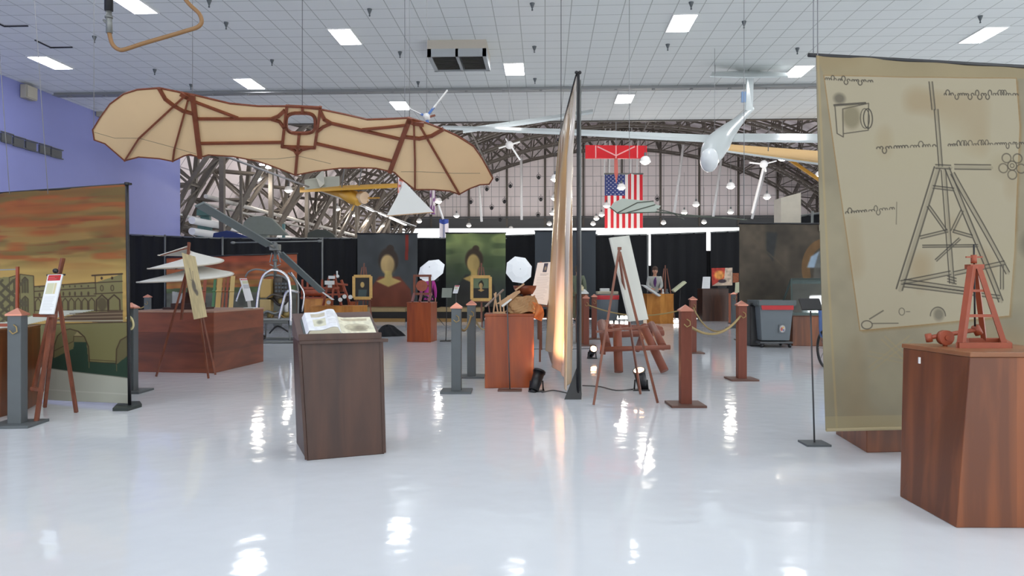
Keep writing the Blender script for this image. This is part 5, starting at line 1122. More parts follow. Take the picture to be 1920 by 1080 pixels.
# ------------------------------------------------------------------ blue wheeled chair mostly behind the parchment banner
w0 = G(1552, 690); t = thing('wheelchair', 'blue wheelchair showing its black wheel at the edge of the parchment banner', 'wheelchair', w0)
M_bluef = mat('chair_blue', (60, 88, 140), .5)
for s in (0, 1): 
    c_ = (s*.5+.0, .1, .28); MB().tube([Vector(c_)+Vector((0, .27*math.cos(a_), .27*math.sin(a_))) for a_ in [2*PI*i/28 for i in range(28)]], .022, 8, closed=True).build('wheel', M_black, t, True)
    f = MB(); 
    for i in range(8): a_ = PI*i/4; f.bar(c_, Vector(c_)+Vector((0, .26*math.cos(a_), .26*math.sin(a_))), .006)
    f.build('spokes', M_alu, t, True)
    MB().tube(smooth([Vector((s*.44-.02, -.25, .05)), Vector((s*.44-.02, -.2, .45)), Vector((s*.44-.02, .2, .47)), Vector((s*.44-.02, .26, .85)), Vector((s*.44-.02, .38, .9))]), .014, 8).build('side_frame', M_bluef, t, True)
MB().box((.2, 0, .47), (.44, .42, .04)).build('seat', M_bluef, t, True, bevel=.01); MB().box((.2, .25, .68), (.44, .03, .4)).build('backrest', M_bluef, t, True, bevel=.01)
# ------------------------------------------------------------------ orange plinth with wheel press
a, b, c_ = G(763, 641), G(808, 642), G(819, 638); plinth('display_plinth', [a, b, b+(c_-b).normalized()*.65, a+(c_-b).normalized()*.65], H+(HY-567)*depth(b)/F, M_orangew, 'orange-stained plinth under the red wheel press model')
pD = depth(b)+.25; ph = H+(HY-567)*depth(b)/F; t = thing('wheel_press_model', 'red wooden wheel press model with tall square frame on the orange plinth', 'model', atz(790, pD, ph))
for x in (777, 806): MB().bar(at(x, 552, pD), at(x, 517, pD), .05).build('upright', M_mont, t)
for x in (773, 787, 804): MB().bar(atz(x, pD-.1, ph+.01), at(x+4, 549, pD), .045).build('foot', mat('model_pinkish', (136, 88, 86), .5), t)
MB().bar(at(775, 517, pD), at(809, 517, pD), .05).build('top_beam', M_mont, t); MB().bar(at(776, 551, pD), at(808, 551, pD), .05).build('lower_beam', M_mont, t)
c0_ = at(791, 536, pD); MB().cyl(c0_-FW*.03, c0_+FW*.03, .125, n=24).cyl(c0_-FW*.05, c0_-FW*.03, .03, n=12).cyl(at(776, 536, pD), at(806, 536, pD), .015).build('wheel', M_model, t); MB().box(at(796, 521, pD), (.2, .03, .04)).build('white_tab', M_whitep, t)
# ------------------------------------------------------------------ umbrella lights
def umbrella(px, py, D, r, axis, label):
    loc = atz(px, D+.3, 0); t = thing('umbrella_light', label, 'umbrella light', loc); ax = Vector(axis).normalized()
    c = at(px, py, D); u = ax.orthogonal().normalized(); v = ax.cross(u); f = MB(); n = 8; vs = [c+ax*r*.35]; 
    for k in range(n): a_ = 2*PI*k/n+.3; vs.append(c+r*.6*(math.cos(a_)*u+math.sin(a_)*v)+ax*r*.25)
    for k in range(n): a_ = 2*PI*k/n+.3; vs.append(c+r*(math.cos(a_)*u+math.sin(a_)*v))
    fs = [(0, 1+k, 1+(k+1) % n) for k in range(n)]+[(1+k, 9+k, 9+(k+1) % n, 1+(k+1) % n) for k in range(n)]
    f.add(vs, fs, 0, False).build('canopy', mat('umbrella_white_glow', (236, 240, 244), .6, emit=.12), t, solid=.006)  # glow put into the canopy cloth itself; the lamp head gives no light
    MB().cyl(c-ax*r*.9, c+ax*r*.42, .008, n=6).build('shaft', M_black, t)
    hd_ = c-ax*r*.85; MB().cyl(hd_-ax*.1, hd_+ax*.08, .06, n=12).build('lamp_head', M_black, t)
    MB().tube([hd_, Vector((loc.x, loc.y, hd_.z-.1)), Vector((loc.x, loc.y, .35))], .014, 8).build('stand_pole', M_black, t)
    for k in range(3): a_ = 2*PI*k/3+.4; MB().cyl(Vector((loc.x, loc.y, .5)), loc+Vector((.4*math.cos(a_), .4*math.sin(a_), .01)), .01, n=6).build('leg', M_black, t)
umbrella(809, 507, 22.5, .44, (-.25, -.75, .6), 'white photo umbrella above the red wheel press model'); umbrella(973, 506, 22.5, .43, (.3, -.9, .15), 'white photo umbrella right of the green portrait banner')
p = G(836, 640); t = thing('music_stand', 'thin black music stand with a grey-green desk left of the grey rope posts', 'stand', p)
MB().cyl(p+UP*.02, at(838, 552, depth(p)), .01, n=6).build('pole', M_black, t); MB().box(p+UP*.01, (.24, .2, .02)).build('base', M_black, t)
dp = depth(p); MB().prism([at(829, 540, dp), at(848, 540, dp), at(846, 558, dp-.05), at(828, 558, dp-.05)], FW*.02).build('desk', M_greengrey, t)
signboard('small_card', 'small white card with a red heading beside the music stand', (at(853, 535, dp-.3), at(862, 535, dp-.3), at(858, 550, dp-.35), at(849, 550, dp-.35)), red_sign, .005)
o = MB().cyl(at(855, 549, dp-.31), atz(855, dp-.28, .01), .008, n=6).box(atz(855, dp-.28, .01), (.2, .2, .02)).build('card_stand', M_wired); tag(o, 'thin wire stand under the small red-headed card', 'stand')
# ------------------------------------------------------------------ centre orange plinth with models
a, b = G(909, 728), G(1001, 727); pd = depth(a); e_ = FW*.85; cph = H+(HY-589)*pd/F; plinth('display_plinth', [a, b, b+e_*.62, a+e_*.62], cph, M_orangew, 'orange-stained plinth in the centre with a flying-wing model on top')
cD = pd+.25; t = thing('lever_model', 'pale wooden lever and ramp model on the central orange plinth', 'model', atz(945, cD, cph))
for (x, y, x2, y2) in ((925, 587, 930, 548), (934, 587, 927, 550), (939, 587, 937, 552), (945, 587, 944, 570)): MB().bar(atz(x, cD, cph), at(x2, y2, cD), .018).build('post', M_modell, t)
MB().prism([at(930, 570, cD), at(937, 570, cD), at(976, 546, cD+.1), at(968, 545, cD+.1), ], FW*.12+UP*.0).prism([at(937, 570, cD-.02), at(944, 576, cD-.02), at(976, 548, cD+.08), at(974, 544, cD+.08)], FW*.03).build('ramp', M_modell, t)
MB().bar(at(910, 575, cD-.1), at(944, 543, cD+.1), .025, .015).build('lever', mat('grey_wood', (140, 126, 116), .6), t); MB().bar(at(966, 544, cD+.1), at(983, 532, cD+.1), .03, .02).build('lever', M_modell, t)
MB().bar(atz(925, cD, cph+.01), atz(948, cD, cph+.01), .1, .02).build('base', M_modell, t)
# crumpled brown paper bundle and red bowl behind, orange hanging corner
pc = atz(980, cD+.12, cph); r_ = random.Random(3); f = MB()
def bag(u, v):
    a_ = 2*PI*u; w = .20*(1-.25*v)*(1+.14*math.sin(a_*3+v*5)+.1*math.sin(a_*7+v*9)); return Vector((pc.x+w*1.15*math.cos(a_), pc.y+w*.6*math.sin(a_), cph+.005+.2*v+.02*math.sin(a_*4)))
f.grid(bag, 32, 7, sm=False); f.add([bag(i/32, 1) for i in range(32)], [tuple(range(32))]).add([bag(i/32, 0) for i in range(32)], [tuple(range(32))]); tag(f.build('paper_bundle', mat('brown_paper', (176, 140, 98), .7)), 'crumpled tan leather-like bundle on the right of the central orange plinth', 'bundle')
tag(MB().grid(lambda u, v: at(998+u*16+6*math.sin(v*3), 566+v*30+u*6, cD-.15+.05*math.sin(u*6+v*5)), 8, 8).build('orange_cloth', mat('orange_cloth', (214, 128, 72), .7), solid=.006), 'orange pointed cloth hanging off the right side of the central plinth', 'cloth')
tag(MB().lathe([(0, .0), (.1, .01), (.14, .08), (.15, .12), (.13, .12), (.09, .04), (0, .03)], at(984, 553, cD+.25), 20).cyl(at(984, 552, cD+.25), atz(984, cD+.27, cph), .03).build('red_bowl', M_mont), 'dark red wooden bowl behind the tan bundle', 'bowl')
p = G(956, 733); t = thing('sign_stand', 'thin pole stand on a small flat base before the central orange plinth', 'stand', p); MB().box(p+UP*.01, (.28, .14, .02)).build('base', M_brownb, t); MB().cyl(p+UP*.02, at(951, 570, depth(p)), .008, n=6).build('pole', M_wired, t); MB().prism([at(940, 573, depth(p)), at(958, 560, depth(p)), at(960, 562, depth(p)), at(942, 576, depth(p))], FW*.15).build('sign_holder', M_board, t)
# board sign on easel right of the central plinth
sD = 11.2; easel('dark easel holding the tall white information board', atz(1015, sD+.1, 0), TH, h=1.5, w=.5, shelf=.93, d=.6, r=.03)
def info(c, h): c.poly([(38, 5), (60, 5), (60, h*.24), (38, h*.24)], (70, 76, 96)); c.ell(50, h*.15, 6, 12, (170, 160, 140), .8, .5); c.text(28, h*.27, 74, h*.33, 2, (120, 124, 130), 1, 2); c.text(16, h*.36, 88, h*.9, 14, (158, 162, 168), 3, 1.5)
signboard('information_board', 'tall white information board with a small dark picture at its top, centre', (at(1008, 493, sD), at(1042, 491, sD), at(1026, 572, sD-.15), at(993, 567, sD-.15)), info, .015)
# ------------------------------------------------------------------ edge-on hanging banner
cv = Canvas(0, 0, 150, 300, (204, 178, 146)); cv.noise(12, 220, .9, (232, 220, 208), seed=51, thr=.5); cv.noise(9, 160, .8, (140, 100, 70), seed=52, thr=.6); cv.noise(10, 120, .6, (206, 150, 70), seed=53, thr=.6); cv.noise(14, 60, .15, seed=54); cv.mix(np.clip((cv.X-120)/30, 0, 1)*.5, (220, 190, 120))
n0, n1 = at(1081, 141, 8.12), at(1048, 262, 11.7); m0, m1 = at(1070, 733, 8.2), at(1030, 648, 11.4)
t = thing('vinyl_banner', 'tall glossy brown and orange banner seen almost edge-on in the centre', 'banner', Vector((n0.x, n0.y, 0))*.5+Vector((n1.x, n1.y, 0))*.5)
cv.mesh('printed_vinyl', quadfn(n0, n1, m1, m0, rip=lambda u, v: (.05*np.sin(u*14+v*2)+.03*np.sin(u*31))*np.clip(v*4, 0, 1)+.16*np.clip(v-.85, 0, 1)*4*u*(1-u)), M_gloss, t, thick=.004)
MB().cyl(n0, n1, .014, n=8).ball(n1, .035, 6).build('top_rod', M_black, t); MB().tube(smooth([m1, m1.lerp(m0, .4)+RT*-.02-UP*.05, m0.lerp(m1, .45)+UP*.02]), .045, 8).build('bottom_roll', mat('hem_brown', (120, 92, 78), .3), t)
pbm = G(1073, 748); MB().cyl(Vector((at(1084, 700, 8.1).x, pbm.y, .02)), at(1084, 137, 8.1), .018, n=10).build('pole', M_black, t)
MB().cyl(Vector((at(1089, 700, 8.1).x, pbm.y+.05, .02)), at(1088, 150, 8.15), .010, n=8).build('pole', M_alu, t)
for x in (1081, 1087): MB().ball(at(x, 136, 8.1), .02, 6).build('finial', M_black, t)
MB().add([G(1058, 749), G(1090, 749), G(1091, 738), G(1064, 738), at(1081, 690, 8.15)], [(3, 2, 1, 0), (0, 1, 4), (1, 2, 4), (2, 3, 4), (3, 0, 4)]).build('foot', M_black, t)
wr = at(1052, 258, 11.6); wire(wr, (wr.x, wr.y, CZ), 'dark wire holding the far end of the edge-on banner', .006, M_wired)
# ------------------------------------------------------------------ floor spotlights
def spot(px, py, aim, label, s=1., energy=60):
    g = G(px, py); t = thing('floor_spotlight', label, 'spotlight', g, 0); d = (Vector(aim)-g); d.normalize(); d = (d+UP*.15-FW*.25).normalized(); c = g+UP*.16*s
    MB().cyl(c-d*.16*s, c+d*.13*s, .075*s, .085*s, n=18).cyl(c+d*.13*s, c+d*.16*s, .095*s, n=18).cyl(c-d*.2*s, c-d*.16*s, .05*s, n=14).build('housing', M_black, t)
    MB().cyl(c+d*.155*s, c+d*.165*s, .075*s, n=18).build('lens', mat('warm_lens', (255, 190, 140), .3, emit=12.), t)
    for k in (-1, 1): MB().cyl(g+Vector((k*.1*s, 0, .012)), g+Vector((k*.09*s, 0, .16*s)), .01, n=6).build('bracket', M_black, t)
    MB().box(g+UP*.008, (.24*s, .14*s, .016)).build('base', M_black, t)
    light('spot_light', 'SPOT', c+d*.2*s, energy, (1, .55, .28), t, Vector(aim), spot_size=1.1, spot_blend=.6, shadow_soft_size=.05)
spot(1006, 734, m0.lerp(m1, .4)+UP*.6, 'black floor spotlight left of the edge-on banner, shining at it', .8, 75); spot(1202, 732, at(1150, 560, 8.6), 'black floor spotlight under the easel with the large white board', .8, 30); spot(1110, 672, at(1180, 560, 11), 'small glowing spotlight beside the log trestle', .7, 20)
def cable(pts, label): tag(MB().tube(smooth([G(x, y)+UP*.008 for x, y in pts]), .007, 6).build('floor_cable', M_wired), label, 'cable')
cable([(1016, 737), (1035, 733), (1050, 735), (1063, 738)], 'black cable from the left spotlight to the edge-on banner'); cable([(1092, 724), (1125, 726), (1155, 733), (1188, 731)], 'black cable across the floor to the right spotlight'); cable([(1000, 655), (1030, 655), (1075, 655), (1110, 654)], 'thin cable lying behind the edge-on banner')
# ------------------------------------------------------------------ easel with large white board, seen from the side
t = thing('easel', 'tall reddish easel with a large white board leaning on it, right of centre', 'easel', foot(1165, 752)); ap = at(1161, 468, 7.75)
MB().bar(foot(1113, 761, .01), ap, .024).build('leg', M_easel, t); MB().bar(foot(1201, 740, .01), at(1160, 474, 7.9), .022).build('leg', M_easel, t); MB().bar(foot(1233, 757, .01), at(1162, 472, 7.75), .024).build('leg', M_easel, t)
MB().bar(at(1118, 622, 7.7), at(1215, 612, 7.72), .03, .022).build('shelf', M_easel, t); MB().bar(at(1158, 466, 7.75), at(1165, 466, 7.75), .03).build('head_block', M_easel, t)
o = signboard('white_board', 'large white board leaning on the right easel, seen at an angle', (at(1143, 446, 8.05), at(1178, 442, 8.4), at(1214, 599, 8.3), at(1180, 603, 7.95)), lambda c, h: c.noise(30, 40, .03, seed=2), .025, 'board', (206, 206, 198))
# ------------------------------------------------------------------ log trestle
t = thing('log_trestle', 'low trestle frame of thick brown logs behind the right easel', 'wooden frame', foot(1200, 700)); M_log = mat('log_brown', (134, 74, 56), .5, noise=.12, scale=6)
def lg(nm, a, b, r): MB().cyl(a, b, r, n=12).build(nm, M_log, t)
for (xa, ya, xb, yb, D, Db) in ((1160, 703, 1157, 612, 10.3, 10.5), (1246, 701, 1205, 610, 10.4, 10.7), (1195, 664, 1207, 620, 13.3, 12.9), (1130, 655, 1136, 600, 12.5, 12.5)):
    p = G(xa, ya) if ya > 690 else atz(xa, D, .04); lg('leg', p+UP*.04, at(xb, yb, Db), .062 if ya > 690 else .05)
for (x1, y1, x2, y2, D, Db, r) in ((1133, 655, 1256, 651, 10.2, 10.3, .035), (1135, 628, 1244, 624, 11.6, 11.7, .05), (1135, 612, 1212, 616, 12.3, 12.2, .05), (1137, 650, 1128, 606, 10.6, 11.8, .07), (1243, 650, 1222, 608, 10.3, 12.1, .055)): lg('rail', at(x1, y1, D), at(x2, y2, Db), r)
lg('stub', at(1216, 612, 12.1), at(1238, 620, 11.9), .07); lg('stub', at(1145, 620, 11.9), at(1150, 612, 12.3), .05)
# ------------------------------------------------------------------ table group between banner and easel
t, hh = box_px(1083, 1103, 15.8, 552, .0+.5, 'narrow red plinth with a pale top just right of the edge-on banner', M_redwood); 
o = MB().prism([at(1083, 551, 15.7), at(1104, 551, 15.7), at(1097, 544, 16.3), at(1083, 544, 16.3)], (0, 0, .02)).build('pale_tray', M_board); tag(o, 'pale tray on the narrow red plinth by the edge-on banner', 'tray')
o = MB().box(at(1090, 541, 16.0), (.1, .06, .09)).lathe([(.02, .045), (.03, .07), (0, .08)], at(1090, 541, 16.0), 8).build('cream_box', mat('cream_box', (212, 198, 160), .5)); tag(o, 'small cream box on the pale tray', 'box')
t, hh = box_px(1027, 1045, 15.8, 556, .5, 'red plinth half hidden left of the edge-on banner', M_redwood); t, hh = box_px(1008, 1016, 17, 585, .3, 'narrow dark red plinth behind the information board', M_redwood)
o = MB().lathe([(.02, 0), (.05, .08), (.03, .16), (.05, .22), (0, .26)], atz(1036, 16.1, H+(HY-556)*15.8/F), 10).build('small_statue', M_board); tag(o, 'small white figure on the red plinth left of the edge-on banner', 'ornament')
# second bin
g2 = atz(1138, 24.6, 0); t = thing('trash_bin', 'grey bin with red band and a pale lid, behind the large easel', 'trash bin', g2)
MB().lathe([(.0, .1), (.34, .1), (.4, .9), (.4, .95), (.36, .95), (.3, .2), (0, .2)], n=20).build('bin_body', M_bin, t, True); MB().lathe([(.405, .78), (.41, .92), (.4, .92), (.395, .78)], n=20).build('red_band', M_red, t, True)
MB().box((0, 0, 1.0), (.7, .5, .1)).build('lid_tray', mat('tray_tan', (176, 166, 144), .6), t, True, bevel=.02); MB().box((-.08, 0, 1.1), (.3, .25, .1)).build('paper_stack', M_board, t, True)
for x in (-.22, .22): MB().cyl((x-.02, -.1, .05), (x+.02, -.1, .05), .05, n=10).bar((x, -.1, .04), (x, -.1, .12), .03).build('caster', M_black, t, True)
for x in (1146, 1156, 1166, 1174):
    o = MB().box(atz(x, 26.4, .1), (.13, .1, .14)).box(atz(x, 26.34, .1), (.1, .02, .1), mi=1).build('floor_light', [M_whitep, M_wglass], bevel=.005); tag(o, 'small glowing floor light in the row at the foot of the drapes', 'light', 'row of floor lights')
# black cloth heap behind lectern
pc = G(722, 632)
def heap(u, v):
    a_ = 2*PI*u; r = .32*(1-v)**.8*(1+.2*math.sin(a_*3+1)+.08*math.sin(a_*8+v*6)); return Vector((pc.x+r*1.1*math.cos(a_), pc.y+.3+r*.7*math.sin(a_), .005+.26*(1-(1-v)**1.6)*(1+.1*math.sin(a_*5))))
tag(MB().grid(heap, 40, 10).build('cloth_heap', M_blackf), 'crumpled black cloth heap on the floor right of the lectern', 'cloth')
# ================================================================== hanging aircraft and flags
def hang(p, lab, ztop=None): wire(p, (p.x, p.y, ztop or CZ), lab, .006)
# white sailplane
t = thing('sailplane', 'large white T-tailed sailplane hanging nose-down under the ceiling', 'aircraft', at(1370, 262, 20.7))
fus = [(1331, 312, 19.6, .05), (1331, 300, 19.7, .24), (1337, 283, 19.9, .33), (1347, 268, 20.1, .33), (1362, 250, 20.6, .25), (1380, 232, 21.1, .16), (1398, 214, 21.8, .1), (1410, 204, 22.2, .07)]
MB().tube(smooth([at(x, y, D) for x, y, D, r in fus]), [fus[min(i//4, 7)][3]*(1-(i % 4)/4)+fus[min(i//4+1, 7)][3]*((i % 4)/4) for i in range(29)], 16).build('fuselage', M_sail, t)
MB().ball(at(1330, 300, 19.45), (.24, .3, .32), 10).build('canopy', mat('canopy_white', (236, 240, 242), .1), t)
def wingpoly(pts, th, nm, m, tt): return MB().prism([at(*p) for p in pts], (0, 0, th)).build(nm, m, tt)
wingpoly([(1360, 258, 20.4), (1345, 268, 20.0), (1060, 253, 18.5), (832, 243, 17.6), (830, 240, 17.9), (1060, 246, 19.2)], .06, 'left_wing', M_sail, t)
wingpoly([(1372, 254, 20.8), (1366, 266, 20.4), (1545, 268, 19.6), (1640, 262, 19.2), (1640, 256, 19.7), (1545, 255, 20.2)], .06, 'right_wing', M_sail, t)
MB().prism([at(1396, 207, 21.7), at(1409, 207, 22.0), at(1411, 142, 22.0), at(1399, 142, 21.9)], RT*.04).build('fin', M_sail, t)
MB().prism([at(1331, 145, 21.2), at(1403, 147, 21.5), at(1478, 145, 21.6), at(1476, 139, 22.0), at(1403, 134, 22.3), at(1336, 137, 21.8)], (0, 0, .04)).build('tailplane', M_sail, t); MB().box(at(1394, 182, 21.6), (.12, .1, .3)).build('rudder_patch', mat('pale_blue', (150, 180, 220), .5), t)
for (x, y, D, w_) in ((1340, 265, 20.1, 'nose'), (1404, 140, 22., 'middle of the tailplane'), (1341, 142, 21.6, 'left tip of the tailplane')): hang(at(x, y, D), 'thin wire holding the %s of the white sailplane' % w_)
t = thing('white_wing', 'slim white aircraft wing slanting up behind the edge-on banner', 'aircraft', at(980, 232, 24)); wingpoly([(868, 250, 22.5), (1000, 232, 23.5), (1112, 213, 24.3), (1112, 208, 24.6), (1000, 225, 24.0), (868, 244, 23.)], .06, 'wing', M_sail, t); hang(at(955, 230, 23.2), 'thin wire holding the slim white wing')
t = thing('tan_wing_aircraft', 'aircraft wing with tan underside hanging at upper right behind the parchment banner', 'aircraft', at(1450, 292, 32)); wingpoly([(1358, 283, 31), (1545, 308, 29), (1640, 320, 28), (1640, 300, 31), (1545, 288, 32), (1360, 274, 34)], .1, 'wing', M_tanwing, t); MB().prism([at(1356, 284, 30.9), at(1640, 323, 27.9), at(1640, 320, 27.9), at(1356, 281, 30.9)], FW*.1).build('leading_edge', M_sail, t)
MB().bar(at(1475, 296, 31), at(1540, 340, 31), .12).build('wing_strut', M_yellow, t); MB().bar(at(1440, 290, 31), at(1442, 238, 31), .03).build('hanger_rod', M_wired, t)
t = thing('white_rotor', 'small white three-bladed rotor hanging in the far hangar at right', 'propeller', at(1430, 307, 45)); MB().ball(at(1432, 308, 45), .25, 8).build('hub', M_whitep, t)
for (x, y) in ((1405, 305), (1455, 302), (1436, 322)): MB().bar(at(1432, 308, 45), at(x, y, 45), .2, .06).build('blade', M_whitep, t)
MB().bar(at(1432, 312, 45), at(1410, 400, 46), .1).build('post', M_whitep, t)
t = thing('white_rotor', 'small white three-bladed rotor on a sloping post right of the bat-wing', 'propeller', at(955, 272, 45)); MB().ball(at(955, 272, 45), .25, 8).build('hub', M_whitep, t)
for (x, y) in ((948, 260), (935, 278), (975, 266)): MB().bar(at(955, 272, 45), at(x, y, 45), .2, .06).build('blade', M_whitep, t)
MB().bar(at(957, 272, 45), at(975, 300, 45), .1).build('post', M_whitep, t)
# red hanging wing
t = thing('red_aircraft', 'red-winged small aircraft hanging tail-first above the flag', 'aircraft', at(1155, 285, 38)); MB().prism([at(1098, 297, 38), at(1213, 297, 38), at(1213, 273, 39), at(1098, 272, 39)], FW*.15+UP*.0).build('wing', mat('signal_red', (196, 28, 38), .5), t)
for (a_, b_) in (((1117, 273), (1117, 296)), ((1195, 273), (1195, 296)), ((1155, 273), (1155, 297)), ((1120, 275), (1155, 292)), ((1190, 275), (1155, 292))): MB().bar(at(*a_, 37.9), at(*b_, 37.9), .06).build('strut', mat('pinkish_strut', (190, 130, 130), .5), t)
MB().prism([at(1152, 296, 38), at(1158, 296, 38), at(1159, 325, 37.5), at(1156, 344, 37), at(1152, 325, 37.5)], FW*.08).build('tail_fin', mat('rust_fin', (160, 80, 72), .5), t); MB().bar(at(1155, 275, 38.5), at(1155, 222, 38.5), .04).build('hanger_rod', M_wired, t)
# flag with stripes hanging vertically
FD = 72.; x0, x1, y0, y1 = 1134., 1205., 326., 428.; t = thing('flag', 'large American flag hanging vertically before the far hangar wall', 'flag', at(1169, 428, FD))
cv = Canvas(0, 0, 130, 247, (232, 228, 228), 2)
for k in range(0, 13, 2): cv.poly([(k*10, 0), (k*10+10, 0), (k*10+10, 247), (k*10, 247)], (206, 44, 56))
cv.poly([(0, 0), (70, 0), (70, 99), (0, 99)], (58, 70, 130))
for r_ in range(11):
    for c_ in range(9):
        if (r_+c_) % 2 == 0: cx, cy = 7+c_*7, 6+r_*8.7; cv.poly([(cx+(3 if i % 2 == 0 else 1.2)*math.sin(i*PI/5), cy-(3 if i % 2 == 0 else 1.2)*math.cos(i*PI/5)) for i in range(10)], (230, 230, 236))
cv.mesh('cloth', quadfn(at(x0, y0, FD), at(x1, y0, FD), at(x1, y1, FD), at(x0, y1, FD), rip=lambda u, v: .08*np.sin(u*16+v*2)), M_print, t, thick=.02); MB().cyl(at(x0-1, y0, FD), at(x1+1, y0, FD), .08, n=8).build('top_rod', M_alu, t)
for x in (1140, 1200): MB().bar(at(x, 326, FD), at(x, 240, FD+1), .05).build('hanging_line', M_wired, t)
# bat wing frame model, pale
PW = Plane(at(1190, 390, 13.), RT+FW*.1, -UP+.5*FW); t = thing('wing_model', 'pale grey-green skeletal bat wing model hanging in front of the flag', 'wing model', PW.P(1190, 392))
PW.plate(MB(), [(1144, 389), (1150, 380), (1167, 372), (1195, 375), (1225, 377), (1228, 383), (1239, 386), (1230, 397), (1158, 400)], .006, 0).build('cloth', mat('pale_green_cloth', (200, 210, 200), .6), t)
for i_, pts in enumerate(([(1144, 389), (1158, 400), (1230, 398), (1300, 404), (1400, 412)], [(1158, 399), (1195, 380), (1225, 377)], [(1175, 399), (1228, 384)], [(1230, 397), (1262, 400), (1282, 411)], [(1232, 392), (1285, 405), (1350, 408)])): PW.strip(MB(), pts, 1.8, .012, .008).build('rib', mat('rib_green', (86, 92, 82), .5), t)
hang(PW.P(1180, 386), 'thin wire holding the pale bat wing model'); hang(PW.P(1395, 411), 'thin wire holding the long end of the pale bat wing model')
# pyramid parachute
ap = at(759, 342, 14); b4 = [at(725, 405, 13.7), at(813, 398, 13.7), at(798, 394, 14.9), at(738, 398, 14.9)]
t = thing('pyramid_parachute', 'white pyramid-shaped cloth parachute model hanging below the bat-wing glider', 'parachute model', (b4[0]+b4[2])/2); MB().add([ap]+b4, [(0, 1, 2), (0, 2, 3), (0, 3, 4), (0, 4, 1)]).build('canopy', M_cloth, t, solid=.006)
for i in range(4): MB().bar(b4[i], b4[(i+1) % 4], .016).build('edge_rod', M_modell, t)
hang(ap, 'thin wire holding the white pyramid parachute')
# yellow aircraft
t = thing('yellow_aircraft', 'yellow-winged small aircraft with a grey tail hanging in the hangar below the bat-wing', 'aircraft', at(650, 365, 40)); wingpoly([(562, 361, 40), (745, 352, 37), (745, 348, 38), (562, 355, 42)], .12, 'wing', M_yellow, t)
MB().prism([at(571, 357, 40), at(571, 337, 41), at(600, 332, 41), at(636, 330, 41), at(636, 350, 40), at(600, 355, 40)], FW*.1).build('tailplane', mat('pale_tail', (168, 172, 162), .5), t); MB().prism([at(592, 332, 40.5), at(606, 318, 41), at(608, 345, 40), at(600, 352, 40)], FW*.1).build('fin', mat('pale_fin', (186, 188, 180), .5), t)
MB().tube([at(604, 356, 40), at(640, 362, 39.5), at(662, 370, 39), at(672, 380, 38.6)], [.1, .25, .4, .2], 10).build('fuselage', M_yellow, t); MB().cyl(at(676, 370, 38.8), at(684, 371, 38.6), .32, n=16).build('engine_cowl', mat('cream_cowl', (206, 180, 150), .4), t)
for (x, y) in ((650, 352), (660, 395), (690, 378), (712, 371)): MB().bar(at(668, 372, 38.8), at(x, y, 38.8), .07).build('strut', M_yellow, t)
for x in (640, 672): MB().bar(at(x, 358, 39), at(x+8, 300, 39), .05).build('hanger_rod', M_wired, t)
# hanging cloth flags
def pennant(x0, x1, y0, y1, D, paint, label): 
    cvp = Canvas(0, 0, 40, 40*(y1-y0)/(x1-x0), (214, 206, 210), 2); paint(cvp, 40*(y1-y0)/(x1-x0)); o = cvp.mesh('hanging_pennant', quadfn(at(x0, y0, D), at(x1, y0, D), at(x1, y1, D), at(x0, y1, D), rip=lambda u, v: .05*np.sin(u*8)), M_print, None, thick=.01); return tag(o, label, 'flag')
pennant(746, 760, 326, 372, 42, lambda c, h: c.noise(12, 16, .8, (196, 90, 70), seed=5, thr=.5), 'white and red cloth flag left of the pyramid parachute'); pennant(806, 816, 352, 402, 50, lambda c, h: c.noise(10, 30, .9, (110, 60, 120), seed=6, thr=.45), 'white and purple cloth flag right of the pyramid parachute')
pennant(824, 841, 411, 452, 40, lambda c, h: (c.poly([(0, 0), (40, 0), (40, 16), (20, 24), (0, 16)], (56, 76, 150)), c.poly([(16, 24), (24, 24), (24, h), (16, h)], (90, 100, 140), .6), c.poly([(0, h*.8), (20, h*.9), (20, h), (0, h)], (50, 70, 140))), 'white flag with a blue top hanging above the green portrait banner'); o = MB().cyl(at(822, 384, 40), at(831, 411, 40), .06, n=8).build('flag_pole', M_whitep); tag(o, 'white pole of the blue-topped flag', 'pole')
# small black stage lights in front of the far wall
s0 = None
for (x, y) in ((932, 333), (1010, 329), (946, 374), (1014, 370), (913, 351), (957, 345), (1009, 400), (883, 375), (922, 386), (938, 408), (1232, 370)):
    p = at(x, y, 70)
    if s0 is None: s0 = MB().cyl((0, 0, -.12), (0, -.25, -.3), .14, n=12).tube([Vector((.2*math.cos(a_), 0, .2*math.sin(a_)-.1)) for a_ in [PI*i/8 for i in range(17)]], .025, 6).cyl((0, 0, .08), (0, 0, .3), .02, n=6).build('stage_light', M_black, local=True); o = s0
    else: o = s0.copy(); COL.objects.link(o)
    o.location = p; TM[o.name] = Matrix.Translation(p); tag(o, 'small black stage lamp hanging before the far quilted wall', 'stage lamp', 'black stage lamps at the far wall')
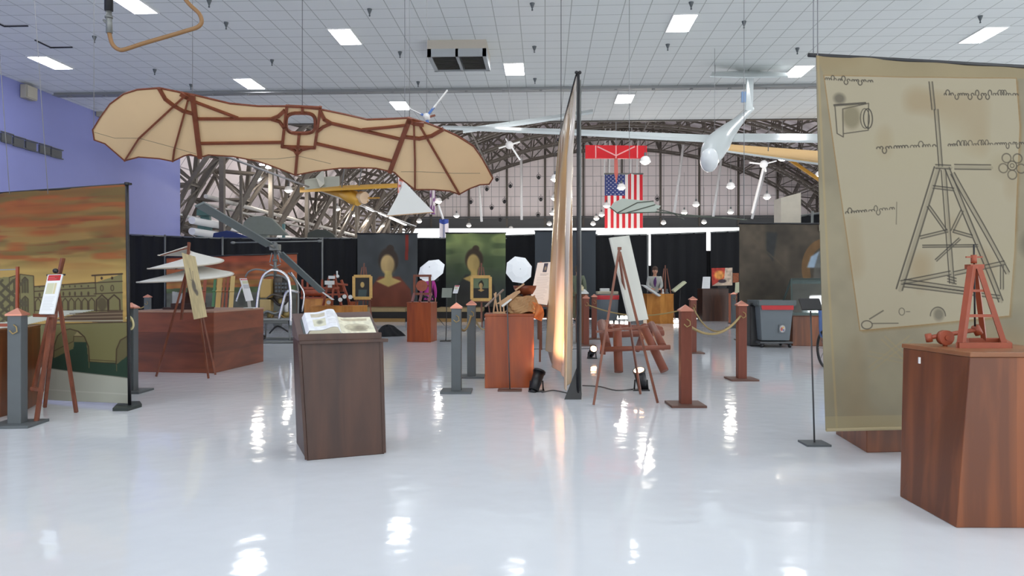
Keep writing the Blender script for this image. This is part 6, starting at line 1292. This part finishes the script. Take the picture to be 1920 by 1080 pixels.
# lit tubes under the left roof slope
for k, (x, y) in enumerate(((497, 311), (553, 323), (635, 366), (693, 392), (718, 402), (738, 411), (753, 418))):
    D = 7935/(HY-y)*1.05; o = MB().bar(at(x-7, y-3, D), at(x+8, y+4, D+1), .22, .1).bar(at(x-5, y-3, D), at(x-5, y-12, D), .03, mi=1).build('tube_light', [mat('tube_white', (240, 240, 240), .4, emit=1.2), M_wired]) if k == 0 else MB().bar(at(x-7, y-3, D), at(x+8, y+4, D+1), .22, .1).bar(at(x-5, y-3, D), at(x-5, y-12, D), .03, mi=1).build('tube_light', [bpy.data.materials['tube_white'], M_wired]); tag(o, 'long white tube light in the row along the left hangar arches', 'light', 'tube lights along the left arches')
# ------------------------------------------------------------------ shapes above the left drapes
t = thing('teal_stand', 'teal steel A-shaped stand rising above the left black drape', 'stand', atz(386, 36.4, 0))
for (xa, ya, xb, yb) in ((366, 445, 384, 398), (398, 445, 388, 398)): MB().bar(atz(xa-8*(1 if xa < 380 else -1), 36.4, .02), at(xb, yb, 36.4), .28, .2).build('leg', M_teal, t)
MB().bar(at(372, 425, 36.4), at(398, 424, 36.4), .2).build('crossbar', M_teal, t); MB().box(at(386, 399, 36.4), (.7, .5, .3)).build('head', M_teal, t)
o = MB().prism([at(453, 440, 30), at(456, 417, 30), at(466, 407, 30), at(492, 404, 30), at(509, 409, 30), at(540, 441, 30)], FW*.25).bar(at(497, 440, 30.2), atz(497, 30.2, 0), .3).build('grey_green_fin', M_greengrey, bevel=.03); tag(o, 'big grey-green rounded aircraft panel above the drape behind the rotor hub', 'aircraft panel')
o = MB().prism([at(575, 447, 31), at(577, 436, 31), at(592, 430, 31), at(612, 431, 31), at(626, 440, 31), at(630, 448, 31)], FW*.4).bar(at(600, 447, 31.2), atz(600, 31.2, 0), .3).build('dark_aircraft_top', mat('dark_olive', (70, 74, 68), .6), bevel=.03); tag(o, 'dark rounded aircraft top just above the drape left of the portrait banner', 'aircraft panel')
o = MB().prism([at(398, 446, 32), at(400, 437, 32), at(425, 432, 32), at(443, 436, 32), at(470, 446, 32)], FW*.4).bar(at(425, 445, 32.2), atz(425, 32.2, 0), .3).build('blue_aircraft_top', mat('deep_blue', (40, 56, 110), .4), bevel=.03); tag(o, 'dark blue aircraft top beside the teal stand above the drape', 'aircraft panel')
for k, (x, y0, y1) in enumerate(((452, 445, 330), (532, 447, 420))):
    o = MB().bar(atz(x, 36, 0), at(x, y1, 36), .12).box(atz(x, 36, .01), (.5, .5, .02)).build('steel_post', M_teal if k else M_steel); tag(o, ['thin steel post above the drape left of the grey-green panel', 'short teal post above the drape right of the grey-green panel'][k], 'post')
